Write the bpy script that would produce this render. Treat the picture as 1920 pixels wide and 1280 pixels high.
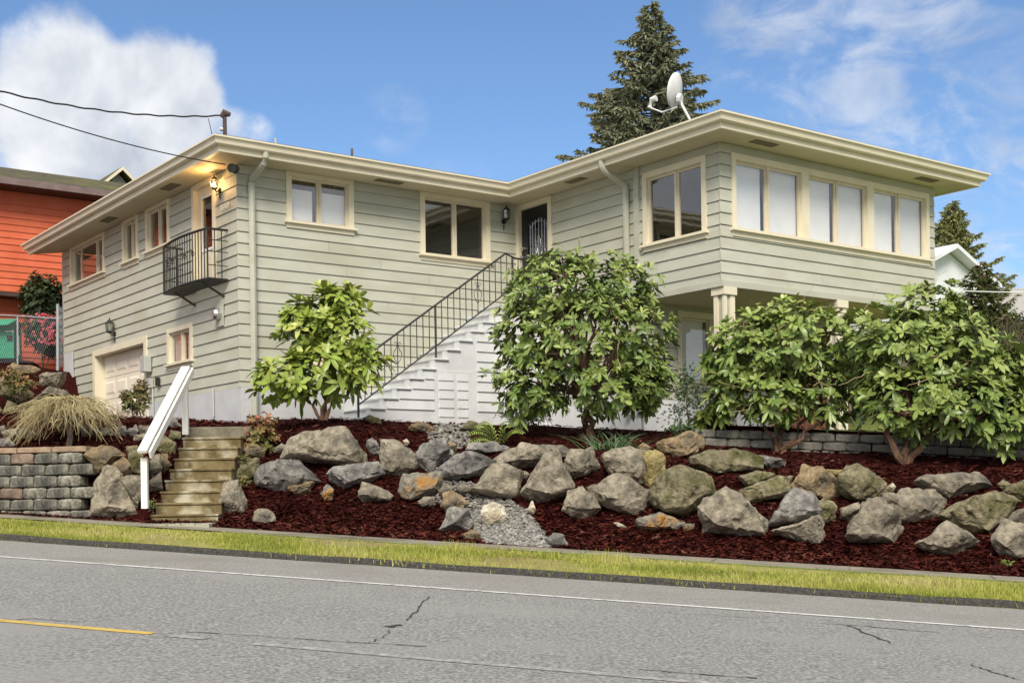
import bpy, bmesh, math, random
import numpy as np
from mathutils import Vector, Matrix, noise

R = math.radians
scene = bpy.context.scene
for o in list(bpy.data.objects):
    bpy.data.objects.remove(o)
col = scene.collection

# ------------------------------------------------------------------ camera
F_PX, HOR, ROLL = 2375.78, 921.93, 0.015      # focal length / horizon (1920x1280 pixels), roll
EYE = 1.5
SCALE = 0.78                                   # working units -> metres, applied to everything at the end
cam_d = bpy.data.cameras.new('camera')
cam = bpy.data.objects.new('camera', cam_d); col.objects.link(cam)
cam_d.sensor_width = 36.0
cam_d.lens = F_PX / 1920 * 36.0
cam_d.shift_y = (HOR - 640) / 1920
cam_d.clip_start = 0.1; cam_d.clip_end = 2000
cam.location = (0, 0, EYE)
cam.rotation_euler = (R(90), ROLL, 0)
scene.camera = cam

# ------------------------------------------------------------------ sky, sun, exposure
SUN_EL, SUN_AZ = R(42), R(182)     # azimuth measured from +Y clockwise: behind the camera, to its right
world = bpy.data.worlds.new('World'); scene.world = world; world.use_nodes = True
wn, wl = world.node_tree.nodes, world.node_tree.links
wn.clear()
out = wn.new('ShaderNodeOutputWorld')
sky = wn.new('ShaderNodeTexSky'); sky.sky_type = 'NISHITA'; sky.sun_disc = False
sky.sun_elevation = SUN_EL; sky.sun_rotation = SUN_AZ
sky.air_density = 1.0; sky.dust_density = 0.25; sky.ozone_density = 2.2
bg_sky = wn.new('ShaderNodeBackground'); bg_sky.inputs['Strength'].default_value = 0.072
tintn = wn.new('ShaderNodeMix'); tintn.data_type = 'RGBA'; tintn.blend_type = 'MULTIPLY'; tintn.inputs[0].default_value = 1.0
tintn.inputs[7].default_value = (.74, .86, 1.0, 1)
wl.new(sky.outputs[0], tintn.inputs[6]); wl.new(tintn.outputs[2], bg_sky.inputs['Color'])
bg_cl = wn.new('ShaderNodeBackground'); bg_cl.inputs['Strength'].default_value = 0.56
tc = wn.new('ShaderNodeTexCoord')
def wmath(op, a, b=None, c=None, clamp=False):
    n = wn.new('ShaderNodeMath'); n.operation = op; n.use_clamp = clamp
    for i, v in enumerate((a, b, c)):
        if v is None: continue
        if isinstance(v, (int, float)): n.inputs[i].default_value = v
        else: wl.new(v, n.inputs[i])
    return n.outputs[0]
def pix_dir(px, py):
    xi, ui = (px - 960) / F_PX, (HOR - py) / F_PX
    c, s = math.cos(-ROLL), math.sin(-ROLL)
    return Vector((c*xi - s*ui, 1.0, s*xi + c*ui)).normalized()
def wnoise(scale, detail, rough, dist=0.0, loc=(0, 0, 0), stretch=(1, 1, 1)):
    mp = wn.new('ShaderNodeMapping'); mp.inputs['Location'].default_value = loc; mp.inputs['Scale'].default_value = stretch
    wl.new(tc.outputs['Generated'], mp.inputs['Vector'])
    n = wn.new('ShaderNodeTexNoise'); n.inputs['Scale'].default_value = scale; n.inputs['Detail'].default_value = detail
    n.inputs['Roughness'].default_value = rough; n.inputs['Distortion'].default_value = dist
    wl.new(mp.outputs[0], n.inputs['Vector'])
    return n.outputs['Fac']
def blob(px, py, rad, amp):
    d = pix_dir(px, py)
    vm = wn.new('ShaderNodeVectorMath'); vm.operation = 'DOT_PRODUCT'
    wl.new(tc.outputs['Generated'], vm.inputs[0]); vm.inputs[1].default_value = d
    c0, c1 = math.cos(rad), 1.0
    m = wn.new('ShaderNodeMapRange'); m.interpolation_type = 'SMOOTHSTEP'
    wl.new(vm.outputs['Value'], m.inputs[0])
    m.inputs[1].default_value = c0; m.inputs[2].default_value = c1; m.inputs[3].default_value = 0; m.inputs[4].default_value = amp
    return m.outputs[0]
# cumulus bank, thin veils, and a general broken cover that goes on all round the sky
big = wnoise(5.0, 8, 0.62, 0.3, (3.1, 0.4, 1.7))
puffs = None
for (px, py, rd, am) in ((105, 135, .060, .75), (320, 155, .048, .75), (190, 250, .080, .8), (355, 240, .045, .5), (60, 280, .055, .5), (465, 245, .025, .4)):
    b_ = blob(px, py, rd, am)
    puffs = b_ if puffs is None else wmath('ADD', puffs, b_)
puffs = wmath('MINIMUM', puffs, 1.0)
fine_n = wnoise(22.0, 6, 0.6, 0.2)
edge = wmath('ADD', puffs, wmath('MULTIPLY', wmath('SUBTRACT', fine_n, 0.5), 1.1))
mcum = wn.new('ShaderNodeMapRange'); mcum.interpolation_type = 'SMOOTHSTEP'
wl.new(edge, mcum.inputs[0]); mcum.inputs[1].default_value = 0.18; mcum.inputs[2].default_value = 0.80
veil = None
for (px, py, rd, am) in ((1560, 120, .11, .5), (1480, 40, .08, .4), (1640, 270, .09, .5), (1850, 470, .12, .7), (1870, 380, .07, .35), (740, 225, .03, .25), (1750, 30, .08, .35), (1850, 190, .06, .3)):
    b_ = blob(px, py, rd, am)
    veil = b_ if veil is None else wmath('ADD', veil, b_)
veil = wmath('MINIMUM', veil, 0.55)
wisp = wnoise(14.0, 7, 0.6, 0.6, (0.7, 2.0, 0.3), (1, 1, 1.7))
mwi = wn.new('ShaderNodeMapRange'); mwi.interpolation_type = 'SMOOTHSTEP'
wl.new(wisp, mwi.inputs[0]); mwi.inputs[1].default_value = 0.40; mwi.inputs[2].default_value = 0.66
veil = wmath('MULTIPLY', veil, mwi.outputs[0])
mgen = wn.new('ShaderNodeMapRange'); mgen.interpolation_type = 'SMOOTHSTEP'
wl.new(big, mgen.inputs[0]); mgen.inputs[1].default_value = 0.56; mgen.inputs[2].default_value = 0.80; mgen.inputs[4].default_value = 0.85
sep = wn.new('ShaderNodeSeparateXYZ'); wl.new(tc.outputs['Generated'], sep.inputs[0])
behind = wn.new('ShaderNodeMapRange'); behind.interpolation_type = 'SMOOTHSTEP'
wl.new(sep.outputs['Y'], behind.inputs[0]); behind.inputs[1].default_value = .86; behind.inputs[2].default_value = .15
over = wn.new('ShaderNodeMapRange'); over.interpolation_type = 'SMOOTHSTEP'        # broken overcast: the windows mirror white cloud
wl.new(wmath('ADD', big, wmath('MULTIPLY', behind.outputs[0], .22)), over.inputs[0]); over.inputs[1].default_value = .52; over.inputs[2].default_value = .66
cl = wmath('MAXIMUM', wmath('MAXIMUM', mcum.outputs[0], veil), wmath('MAXIMUM', wmath('MULTIPLY', mgen.outputs[0], 0.3), wmath('MULTIPLY', over.outputs[0], behind.outputs[0])))
shade = wnoise(11.0, 5, 0.55, 0.2, (5, 1, 2))
crmp = wn.new('ShaderNodeValToRGB')
crmp.color_ramp.elements[0].position = 0.40; crmp.color_ramp.elements[0].color = (0.50, 0.54, 0.62, 1)
crmp.color_ramp.elements[1].position = 0.66; crmp.color_ramp.elements[1].color = (0.88, 0.90, 0.93, 1)
wl.new(shade, crmp.inputs[0]); wl.new(crmp.outputs[0], bg_cl.inputs['Color'])
mixw = wn.new('ShaderNodeMixShader')
wl.new(cl, mixw.inputs[0]); wl.new(bg_sky.outputs[0], mixw.inputs[1]); wl.new(bg_cl.outputs[0], mixw.inputs[2])
wl.new(mixw.outputs[0], out.inputs['Surface'])

sun_d = bpy.data.lights.new('sun', 'SUN'); sun_d.energy = 2.1; sun_d.angle = R(24); sun_d.color = (1.0, 0.93, 0.80)
sun = bpy.data.objects.new('sun', sun_d); col.objects.link(sun)
sv = Vector((math.sin(SUN_AZ)*math.cos(SUN_EL), math.cos(SUN_AZ)*math.cos(SUN_EL), math.sin(SUN_EL)))
sun.rotation_euler = (-sv).to_track_quat('-Z', 'Y').to_euler()
scene.view_settings.view_transform = 'Standard'; scene.view_settings.look = 'None'
scene.view_settings.exposure = 1.02; scene.view_settings.gamma = 1.0

# ------------------------------------------------------------------ pixel <-> world
def ray(px, py):
    xi, ui = (px - 960) / F_PX, (HOR - py) / F_PX
    c, s = math.cos(-ROLL), math.sin(-ROLL)
    return Vector((c*xi - s*ui, 1.0, s*xi + c*ui))
def at(px, py, d):
    return ray(px, py) * d + Vector((0, 0, EYE))
def project(p):
    x, y, z = p[0], p[1], p[2] - EYE
    X, U = x / y * F_PX, z / y * F_PX
    c, s = math.cos(-ROLL), math.sin(-ROLL)
    return 960 + c*X + s*U, HOR - (-s*X + c*U)

# house frame
TH = 0.640611
XA, YA = -5.8411, 27.4783
EX, EY = Vector((math.cos(TH), math.sin(TH), 0)), Vector((-math.sin(TH), math.cos(TH), 0))
LW, BW, CW, RW = 12.05, 7.544, 7.065, 7.345     # left wall, front wall, wing wall, right wall lengths
def H2W(x, y, z): return Vector((XA, YA, 0)) + EX*x + EY*y + Vector((0, 0, z))
def W2H(p):
    d = Vector((p[0]-XA, p[1]-YA, 0)); return d.dot(EX), d.dot(EY), p[2]
# road frame: s along the road (uphill to the left), t across it
RS, RT, GRADE = Vector((-.966, .257, 0)), Vector((.257, .966, 0)), 0.063
def ST2(x, y): return -.966*x + .257*y, .257*x + .966*y
def XY(s, t): return RS*s + RT*t

def lerp_tab(tab, v):
    if v <= tab[0][0]: return tab[0][1]
    for (a, b), (c, d) in zip(tab, tab[1:]):
        if v <= c: return b + (d-b)*(v-a)/(c-a)
    return tab[-1][1]
def sm(a, b, v):
    u = min(1, max(0, (v-a)/(b-a))); return u*u*(3-2*u)
T_MAIN = [(20, .285), (20.7, .37), (21.3, .62), (22.2, 1.2), (23, 1.72), (24, 2.03), (25, 2.32), (26, 2.45), (27, 2.52), (30, 2.55), (80, 2.6)]
T_RIGHT = [(20, .285), (20.7, .37), (21.3, .62), (22.2, 1.2), (23, 1.68), (24, 1.9), (25.5, 2.2), (25.7, 2.62), (33, 2.85), (39, 5.0), (80, 9)]
T_LEFT = [(20, .285), (20.45, .285), (20.5, 1.38), (22.3, 1.52), (23.2, 2.05), (25, 2.3), (31, 2.4), (80, 2.5)]
def ground(x, y):
    s, t = ST2(x, y)
    a = lerp_tab(T_MAIN, t)
    wr = sm(3.8, 2.6, s); wl_ = sm(11.9, 12.5, s)
    h = a*(1-wr)*(1-wl_) + lerp_tab(T_RIGHT, t)*wr + lerp_tab(T_LEFT, t)*wl_
    z = GRADE*s + h
    hx, hy, _ = W2H((x, y, 0))
    if hx < 1.0 and hy > 8.5:                       # upper terrace beside the orange house
        k = sm(10.3, 11.2, hy) * sm(1.0, 0.2, hx)
        z = z*(1-k) + (5.15 + max(0, hy-12)*.19)*k
    # sunk course of the garden steps
    cx = -5.86 + (y-22.5)*.05
    if 22.2 < y < 24.9 and abs(x-cx) < .85 and s < 12.6:
        z = min(z, 1.0 + (y-22.4)*.66)
    mx_, my_ = x+3.75, y-25.6
    z += .30*math.exp(-(mx_*mx_+my_*my_)/1.3)            # mound under the shrub by the stair
    z += 0.05*noise.noise(Vector((x*.9, y*.9, 0))) * sm(20, 20.6, t)
    return z
def hit(px, py, y0=17, y1=60):
    r = ray(px, py); y = y0
    while y < y1:
        p = r*y
        if p.z + EYE <= ground(p.x, p.y): return p + Vector((0, 0, EYE))
        y += .04
    return r*y1 + Vector((0, 0, EYE))

# ------------------------------------------------------------------ materials
def pr(m): return m.node_tree.nodes['Principled BSDF']
def mat(name, c1, c2=None, rough=.7, scale=6.0, detail=6, bump=0.0, bscale=None, objvar=0.0, metallic=0.0, stretch=(1, 1, 1), lo=.35, hi=.65, tint=None, spec=0.5, c3=None, c3scale=1.5, bdist=.02):
    m = bpy.data.materials.new(name); m.use_nodes = True
    N, L = m.node_tree.nodes, m.node_tree.links; p = pr(m)
    p.inputs['Roughness'].default_value = rough; p.inputs['Metallic'].default_value = metallic
    p.inputs['Specular IOR Level'].default_value = spec
    t = N.new('ShaderNodeTexCoord'); mp = N.new('ShaderNodeMapping'); mp.inputs['Scale'].default_value = stretch
    L.new(t.outputs['Object'], mp.inputs['Vector'])
    n = N.new('ShaderNodeTexNoise'); n.inputs['Scale'].default_value = scale; n.inputs['Detail'].default_value = detail; n.inputs['Roughness'].default_value = .62
    L.new(mp.outputs[0], n.inputs['Vector'])
    r = N.new('ShaderNodeValToRGB'); c2 = c2 or c1
    r.color_ramp.elements[0].position = lo; r.color_ramp.elements[0].color = (*c1, 1)
    r.color_ramp.elements[1].position = hi; r.color_ramp.elements[1].color = (*c2, 1)
    L.new(n.outputs['Fac'], r.inputs[0]); c = r.outputs[0]
    def mixc(fac, a, b, mode='MIX'):
        x = N.new('ShaderNodeMix'); x.data_type = 'RGBA'; x.blend_type = mode
        for sk, v in ((x.inputs[0], fac), (x.inputs[6], a), (x.inputs[7], b)):
            if isinstance(v, (int, float)): sk.default_value = v
            elif isinstance(v, tuple): sk.default_value = (*v, 1)
            else: L.new(v, sk)
        return x.outputs[2]
    if c3:
        n3 = N.new('ShaderNodeTexNoise'); n3.inputs['Scale'].default_value = c3scale; n3.inputs['Detail'].default_value = 5
        L.new(mp.outputs[0], n3.inputs['Vector'])
        r3 = N.new('ShaderNodeValToRGB'); r3.color_ramp.elements[0].position = .5; r3.color_ramp.elements[1].position = .68
        L.new(n3.outputs['Fac'], r3.inputs[0]); c = mixc(r3.outputs[0], c, c3)
    if tint:                                   # per-face attribute picks between leaf colours
        a = N.new('ShaderNodeAttribute'); a.attribute_name = 'tint'
        rt = N.new('ShaderNodeValToRGB')
        el = rt.color_ramp.elements
        el[0].color = (*tint[0], 1); el[-1].color = (*tint[-1], 1)
        for i, q in enumerate(tint[1:-1]):
            e = el.new((i+1)/(len(tint)-1)); e.color = (*q, 1)
        L.new(a.outputs['Fac'], rt.inputs[0]); c = mixc(.8, c, rt.outputs[0])
    if objvar:
        oi = N.new('ShaderNodeObjectInfo'); mr = N.new('ShaderNodeMapRange')
        L.new(oi.outputs['Random'], mr.inputs[0]); mr.inputs[3].default_value = 1-objvar; mr.inputs[4].default_value = 1+objvar
        cm = N.new('ShaderNodeCombineColor')
        for i in range(3): L.new(mr.outputs[0], cm.inputs[i])
        c = mixc(1.0, c, cm.outputs[0], 'MULTIPLY')
    L.new(c, p.inputs['Base Color'])
    if bump:
        bn = N.new('ShaderNodeTexNoise'); bn.inputs['Scale'].default_value = bscale or scale*4; bn.inputs['Detail'].default_value = 8; bn.inputs['Roughness'].default_value = .65
        L.new(mp.outputs[0], bn.inputs['Vector'])
        b = N.new('ShaderNodeBump'); b.inputs['Strength'].default_value = bump; b.inputs['Distance'].default_value = bdist
        L.new(bn.outputs['Fac'], b.inputs['Height']); L.new(b.outputs[0], p.inputs['Normal'])
    return m
M = {}
M['siding'] = mat('sage_siding', (.45, .45, .375), (.505, .50, .42), .6, 1.3, c3=(.43, .42, .33), c3scale=.6, bump=.15, bscale=30, objvar=.045, stretch=(1, 1, 3))
M['cream'] = mat('cream_trim', (.70, .635, .48), (.76, .69, .53), .5, 2.0, bump=.05)
M['soffit'] = mat('soffit_paint', (.56, .50, .34), (.62, .56, .39), .65, 1.2, bump=.05)
M['vent'] = mat('vent_screen', (.12, .10, .06), (.2, .17, .1), .8, 30)
M['found'] = mat('foundation_paint', (.50, .50, .52), (.57, .57, .58), .75, 1.6, bump=.3, bscale=14)
M['stair'] = mat('stair_paint', (.62, .63, .65), (.70, .705, .715), .6, 2.2, bump=.2, bscale=18, c3=(.57, .57, .57), c3scale=1.2)
M['tread'] = mat('tread_paint', (.42, .43, .44), (.5, .5, .5), .7, 4, bump=.2)
M['iron'] = mat('black_iron', (.015, .014, .013), (.03, .027, .024), .45, 20)
M['black'] = mat('black_paint', (.008, .008, .01), (.014, .014, .016), .35, 5)
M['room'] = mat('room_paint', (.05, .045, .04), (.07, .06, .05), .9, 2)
M['blind'] = mat('white_blind', (.82, .82, .84), (.88, .88, .89), .8, 2)  # white that stands in for bright sky mirrored in the panes
M['curtain'] = mat('curtain_cloth', (.5, .48, .45), (.6, .58, .55), .9, 3)
M['sash'] = mat('beige_sash', (.62, .55, .42), (.68, .61, .47), .45, 3)
M['caming'] = mat('zinc_caming', (.4, .42, .45), (.55, .56, .58), .35, 9, metallic=.8)
M['chrome'] = mat('brushed_steel', (.5, .5, .5), (.62, .62, .62), .42, 9, metallic=1)
M['roof'] = mat('roof_shingle', (.07, .06, .055), (.15, .13, .12), .9, 9, bump=.5)
M['garage'] = mat('garage_paint', (.78, .70, .58), (.83, .76, .63), .5, 1.6)
M['grey_box'] = mat('grey_metal', (.45, .46, .44), (.52, .52, .5), .5, 5, metallic=.2)
M['white'] = mat('white_paint', (.80, .78, .70), (.86, .84, .78), .45, 3, bump=.06)
M['asphalt'] = mat('asphalt', (.15, .146, .138), (.40, .385, .36), .85, 30, 12, bump=.8, bscale=60, lo=.40, hi=.62, c3=(.31, .298, .28), c3scale=.35, bdist=.012)
M['shoulder'] = mat('shoulder_asphalt', (.18, .17, .152), (.40, .38, .345), .85, 30, 12, bump=.7, bscale=60, lo=.38, hi=.64, bdist=.012, c3=(.25, .23, .20), c3scale=.7)
M['curb'] = mat('curb_asphalt', (.018, .017, .015), (.075, .07, .06), .85, 24, 8, bump=.9, bscale=40)
M['linewhite'] = mat('line_white', (.30, .29, .27), (.72, .70, .66), .7, 9, 10, lo=.34, hi=.5)
M['lineyellow'] = mat('line_yellow', (.40, .28, .08), (.62, .43, .10), .7, 7, 10, lo=.3, hi=.5)
M['linefade'] = mat('line_worn', (.24, .235, .22), (.44, .41, .38), .8, 14, 12, lo=.44, hi=.62)
M['crack'] = mat('crack_tar', (.018, .017, .016), (.05, .05, .05), .8, 10)
M['walk'] = mat('sidewalk_concrete', (.22, .19, .145), (.30, .265, .205), .85, 2.5, 9, bump=.4, bscale=50, c3=(.15, .12, .08), c3scale=.9)
M['soil'] = mat('grass_soil', (.20, .20, .04), (.30, .27, .08), .95, 3, 8, c3=(.22, .16, .08), c3scale=.5)
M['grass'] = mat('grass_blades', (.17, .20, .035), (.23, .25, .05), .7, .6, 4, tint=((.17, .21, .02), (.33, .36, .045), (.46, .44, .11), (.56, .47, .24)))
M['mulch'] = mat('bark_mulch', (.014, .0035, .0035), (.070, .012, .011), 1.0, 22, 9, spec=.05, bump=1.0, bscale=34, lo=.36, hi=.68, bdist=.05, c3=(.05, .014, .010), c3scale=.8)
M['chip'] = mat('mulch_chip', (.05, .014, .010), (.09, .022, .015), .95, 8, spec=.1, tint=((.014, .004, .003), (.055, .010, .007), (.10, .021, .014), (.20, .10, .07)))
M['lawn'] = mat('lawn', (.13, .17, .03), (.22, .25, .06), .9, 6, 8, bump=.6)
M['gravel'] = mat('gravel', (.2, .19, .17), (.4, .38, .34), .75, 5, tint=((.045, .045, .045), (.12, .118, .112), (.21, .195, .165), (.38, .35, .30)))
M['flag'] = mat('flagstone', (.30, .29, .2), (.42, .40, .32), .8, 5, 8, bump=.4)
for nm, a, b, c in (('tan', (.20, .17, .125), (.36, .315, .24), (.12, .11, .09)), ('grey', (.17, .16, .145), (.32, .30, .27), (.11, .105, .10)),
                    ('brown', (.20, .14, .08), (.33, .25, .15), (.14, .12, .09)), ('moss', (.14, .125, .07), (.30, .26, .165), (.11, .11, .04)),
                    ('pale', (.50, .44, .34), (.66, .60, .49), (.42, .34, .22)), ('yellow', (.33, .25, .08), (.45, .37, .18), (.2, .17, .08)),
                    ('rust', (.16, .15, .13), (.26, .24, .19), (.42, .20, .035))):
    k_ = 1.12
    M['rock_'+nm] = mat('rock_'+nm, tuple(v*k_*.8 for v in a), tuple(v*k_*1.1 for v in b), .9, 7.5, 12, bump=1.0, bscale=19, objvar=.16, c3=c, c3scale=2.4, bdist=.06, spec=.15, lo=.34, hi=.62)
M['step'] = mat('mossy_concrete', (.10, .070, .022), (.23, .175, .08), .8, 3.5, 10, bump=.45, c3=(.44, .40, .30), c3scale=2.6)
M['stepgrey'] = mat('old_concrete', (.13, .115, .08), (.24, .21, .15), .9, 5, 8, bump=.6)
M['block'] = mat('garden_block', (.05, .046, .036), (.46, .43, .35), .9, 6.5, 9, bump=1.0, bscale=12, objvar=.15, c3=(.05, .05, .045), c3scale=2.2, bdist=.05)
M['blockred'] = mat('garden_block_red', (.10, .06, .045), (.30, .22, .165), .9, 3.5, 9, bump=1.0, bscale=12, objvar=.15, bdist=.05)
M['cap'] = mat('block_cap', (.24, .15, .09), (.40, .30, .205), .85, 4, 8, bump=.4, objvar=.1)
M['blockgrey'] = mat('split_block', (.15, .14, .12), (.29, .27, .23), .9, 5, 9, bump=1.0, bscale=14, objvar=.14, bdist=.04)
M['bark'] = mat('rhodo_bark', (.075, .038, .022), (.18, .10, .06), .85, 7, 8, bump=.8, stretch=(2, 2, .5))
M['bark2'] = mat('tree_bark', (.09, .065, .045), (.16, .12, .085), .9, 5, bump=.6)
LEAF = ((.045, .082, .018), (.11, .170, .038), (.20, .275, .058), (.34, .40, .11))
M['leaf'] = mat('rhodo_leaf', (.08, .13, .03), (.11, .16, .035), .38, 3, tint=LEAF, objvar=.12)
M['leaf_y'] = mat('rhodo_leaf_bright', (.12, .19, .03), (.16, .22, .04), .42, 3, tint=((.08, .13, .02), (.18, .26, .035), (.31, .38, .06), (.46, .48, .13)), objvar=.1)
M['fern'] = mat('fern_frond', (.16, .22, .04), (.22, .28, .06), .6, 4, tint=((.10, .16, .03), (.2, .26, .05), (.32, .35, .1)))
M['blade'] = mat('strap_leaf', (.04, .09, .03), (.07, .13, .04), .5, 4, tint=((.025, .06, .02), (.06, .12, .035), (.12, .19, .07)))
M['redleaf'] = mat('red_shrub_leaf', (.2, .14, .05), (.28, .16, .07), .55, 5, tint=((.07, .09, .02), (.18, .18, .05), (.30, .14, .06), (.42, .12, .08)))
M['pieris'] = mat('pieris_leaf', (.12, .13, .04), (.2, .16, .06), .55, 5, tint=((.05, .08, .02), (.13, .15, .04), (.27, .15, .07)))
M['spruce'] = mat('spruce_needles', (.085, .085, .045), (.13, .12, .065), .85, .8, tint=((.10, .13, .08), (.25, .285, .18), (.40, .42, .28), (.32, .29, .18)))
M['cypress'] = mat('cypress_spray', (.09, .11, .04), (.13, .15, .05), .85, .8, tint=((.13, .15, .06), (.29, .31, .11), (.46, .45, .18)))
M['arbor'] = mat('arborvitae_spray', (.04, .07, .02), (.07, .1, .025), .85, .8, tint=((.025, .04, .01), (.07, .10, .025), (.19, .19, .045)))
M['hedge'] = mat('hedge_leaf', (.03, .055, .02), (.05, .08, .025), .7, 2, tint=((.012, .022, .010), (.035, .06, .02), (.09, .11, .03)))
M['flower'] = mat('pink_flower', (.45, .06, .09), (.6, .12, .15), .6, 4)
M['twig'] = mat('dry_twig', (.34, .27, .13), (.46, .39, .21), .8, 3, tint=((.22, .16, .07), (.38, .31, .15), (.52, .46, .27)))
M['twigdark'] = mat('bare_branch', (.10, .07, .05), (.16, .12, .09), .85, 3)
M['red'] = mat('orange_red_siding', (.60, .11, .042), (.68, .15, .06), .65, 1.2, bump=.1, objvar=.06)
M['redroof'] = mat('mossy_shingles', (.055, .048, .036), (.115, .10, .04), .95, 5, 9, bump=.8, c3=(.14, .13, .025), c3scale=.8)
M['brownpaint'] = mat('brown_trim', (.16, .11, .10), (.22, .16, .15), .6, 4)
M['darkbrown'] = mat('dark_brown_trim', (.05, .03, .025), (.08, .05, .04), .6, 4)
M['shingle_pale'] = mat('pale_shingles', (.36, .35, .33), (.5, .48, .45), .9, 7, 8, bump=.6, stretch=(1, 1, 6))
M['whitewall'] = mat('white_clapboard', (.66, .69, .73), (.75, .77, .80), .7, 2)
M['brick'] = mat('red_brick', (.32, .11, .07), (.42, .17, .11), .85, 6, bump=.5, objvar=.12)
M['mortar'] = mat('mortar', (.35, .31, .27), (.42, .38, .33), .9, 8)
M['galv'] = mat('galvanised', (.38, .4, .42), (.5, .52, .54), .45, 6, metallic=.5)
M['dish'] = mat('dish_paint', (.66, .66, .66), (.72, .72, .72), .5, 3)
M['green'] = mat('green_canvas', (.015, .24, .13), (.03, .32, .19), .7, 6, bump=.2)
M['pipe'] = mat('white_pvc', (.75, .76, .78), (.8, .81, .83), .4, 3)
M['cable'] = mat('black_cable', (.012, .012, .013), (.03, .03, .03), .6, 8)
def glass_mat():
    m = bpy.data.materials.new('window_glass'); m.use_nodes = True
    N, L = m.node_tree.nodes, m.node_tree.links; N.clear()
    o = N.new('ShaderNodeOutputMaterial'); tr = N.new('ShaderNodeBsdfTransparent'); tr.inputs[0].default_value = (.96, .97, .97, 1)
    g = N.new('ShaderNodeBsdfGlossy'); g.inputs['Roughness'].default_value = .012
    lw = N.new('ShaderNodeLayerWeight'); lw.inputs['Blend'].default_value = .5
    pw = N.new('ShaderNodeMath'); pw.operation = 'POWER'; pw.inputs[1].default_value = 4.0; L.new(lw.outputs['Facing'], pw.inputs[0])
    fr = N.new('ShaderNodeMath'); fr.operation = 'MULTIPLY_ADD'; fr.inputs[1].default_value = .85; fr.inputs[2].default_value = .20; L.new(pw.outputs[0], fr.inputs[0])
    n = N.new('ShaderNodeTexNoise'); n.inputs['Scale'].default_value = 1.6; b = N.new('ShaderNodeBump'); b.inputs['Strength'].default_value = .03; b.inputs['Distance'].default_value = .05
    t = N.new('ShaderNodeTexCoord'); L.new(t.outputs['Object'], n.inputs['Vector']); L.new(n.outputs['Fac'], b.inputs['Height']); L.new(b.outputs[0], g.inputs['Normal'])
    mx = N.new('ShaderNodeMixShader'); L.new(fr.outputs[0], mx.inputs[0]); L.new(tr.outputs[0], mx.inputs[1]); L.new(g.outputs[0], mx.inputs[2]); L.new(mx.outputs[0], o.inputs[0])
    return m
M['glass'] = glass_mat()
def emit_mat(name, c, s):
    m = bpy.data.materials.new(name); m.use_nodes = True; p = pr(m)
    p.inputs['Base Color'].default_value = (*c, 1); p.inputs['Emission Color'].default_value = (*c, 1); p.inputs['Emission Strength'].default_value = s
    return m
M['bulb'] = emit_mat('lamp_bulb', (1.0, .62, .25), 30)

# ------------------------------------------------------------------ mesh helpers
class MB:
    def __init__(s): s.v, s.f, s.t = [], [], []
    def face(s, pts, tint=None):
        i = len(s.v); s.v.extend([tuple(p) for p in pts]); s.f.append(tuple(range(i, i+len(pts)))); s.t.append(.5 if tint is None else tint)
    def box(s, x0, x1, y0, y1, z0, z1, fn=None):
        q = [(x, y, z) for x in (x0, x1) for y in (y0, y1) for z in (z0, z1)]
        if fn: q = [tuple(fn(*p)) for p in q]
        i = len(s.v); s.v.extend(q)
        for a in ((0, 1, 3, 2), (4, 6, 7, 5), (0, 4, 5, 1), (2, 3, 7, 6), (0, 2, 6, 4), (1, 5, 7, 3)):
            s.f.append(tuple(i+k for k in a)); s.t.append(.5)
    def prism(s, A, B):                      # two matching polygons joined
        n = len(A); i = len(s.v); s.v.extend([tuple(p) for p in A] + [tuple(p) for p in B])
        s.f.append(tuple(i+k for k in range(n))); s.f.append(tuple(i+n+k for k in reversed(range(n)))); s.t += [.5, .5]
        for k in range(n):
            s.f.append((i+k, i+n+k, i+n+(k+1) % n, i+(k+1) % n)); s.t.append(.5)
    def tube(s, pts, rad, n=6, tint=.5, cap=True):
        pts = [Vector(p) for p in pts]; rad = rad if isinstance(rad, (list, tuple)) else [rad]*len(pts)
        base = len(s.v)
        for k, p in enumerate(pts):
            d = (pts[min(k+1, len(pts)-1)] - pts[max(k-1, 0)])
            d = d.normalized() if d.length > 1e-9 else Vector((0, 0, 1))
            u = d.cross(Vector((0, 0, 1)) if abs(d.z) < .93 else Vector((1, 0, 0))).normalized(); w = d.cross(u)
            for j in range(n):
                a = 2*math.pi*j/n; q = p + (u*math.cos(a) + w*math.sin(a))*rad[k]; s.v.append(tuple(q))
        for k in range(len(pts)-1):
            for j in range(n):
                s.f.append((base+k*n+j, base+k*n+(j+1) % n, base+(k+1)*n+(j+1) % n, base+(k+1)*n+j)); s.t.append(tint)
        if cap:
            s.f.append(tuple(base+j for j in reversed(range(n)))); s.f.append(tuple(base+(len(pts)-1)*n+j for j in range(n))); s.t += [tint, tint]
    def build(s, name, m, parent=None, smooth=False, fix=True, merge=False):
        me = bpy.data.meshes.new(name); me.from_pydata(s.v, [], s.f)
        at_ = me.attributes.new('tint', 'FLOAT', 'FACE'); at_.data.foreach_set('value', s.t)
        if fix:
            bm = bmesh.new(); bm.from_mesh(me)
            if merge: bmesh.ops.remove_doubles(bm, verts=bm.verts[:], dist=1e-5)
            bmesh.ops.recalc_face_normals(bm, faces=bm.faces); bm.to_mesh(me); bm.free()
        if smooth:
            me.polygons.foreach_set('use_smooth', [True]*len(me.polygons))
            me.set_sharp_from_angle(angle=R(38))
        me.materials.append(M[m] if isinstance(m, str) else m)
        o = bpy.data.objects.new(name, me); col.objects.link(o)
        if parent: o.parent = parent
        return o
def empty(name, loc=(0, 0, 0), rz=0):
    o = bpy.data.objects.new(name, None); o.location = loc; o.rotation_euler = (0, 0, rz); o.empty_display_size = .2; col.objects.link(o); return o
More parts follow.
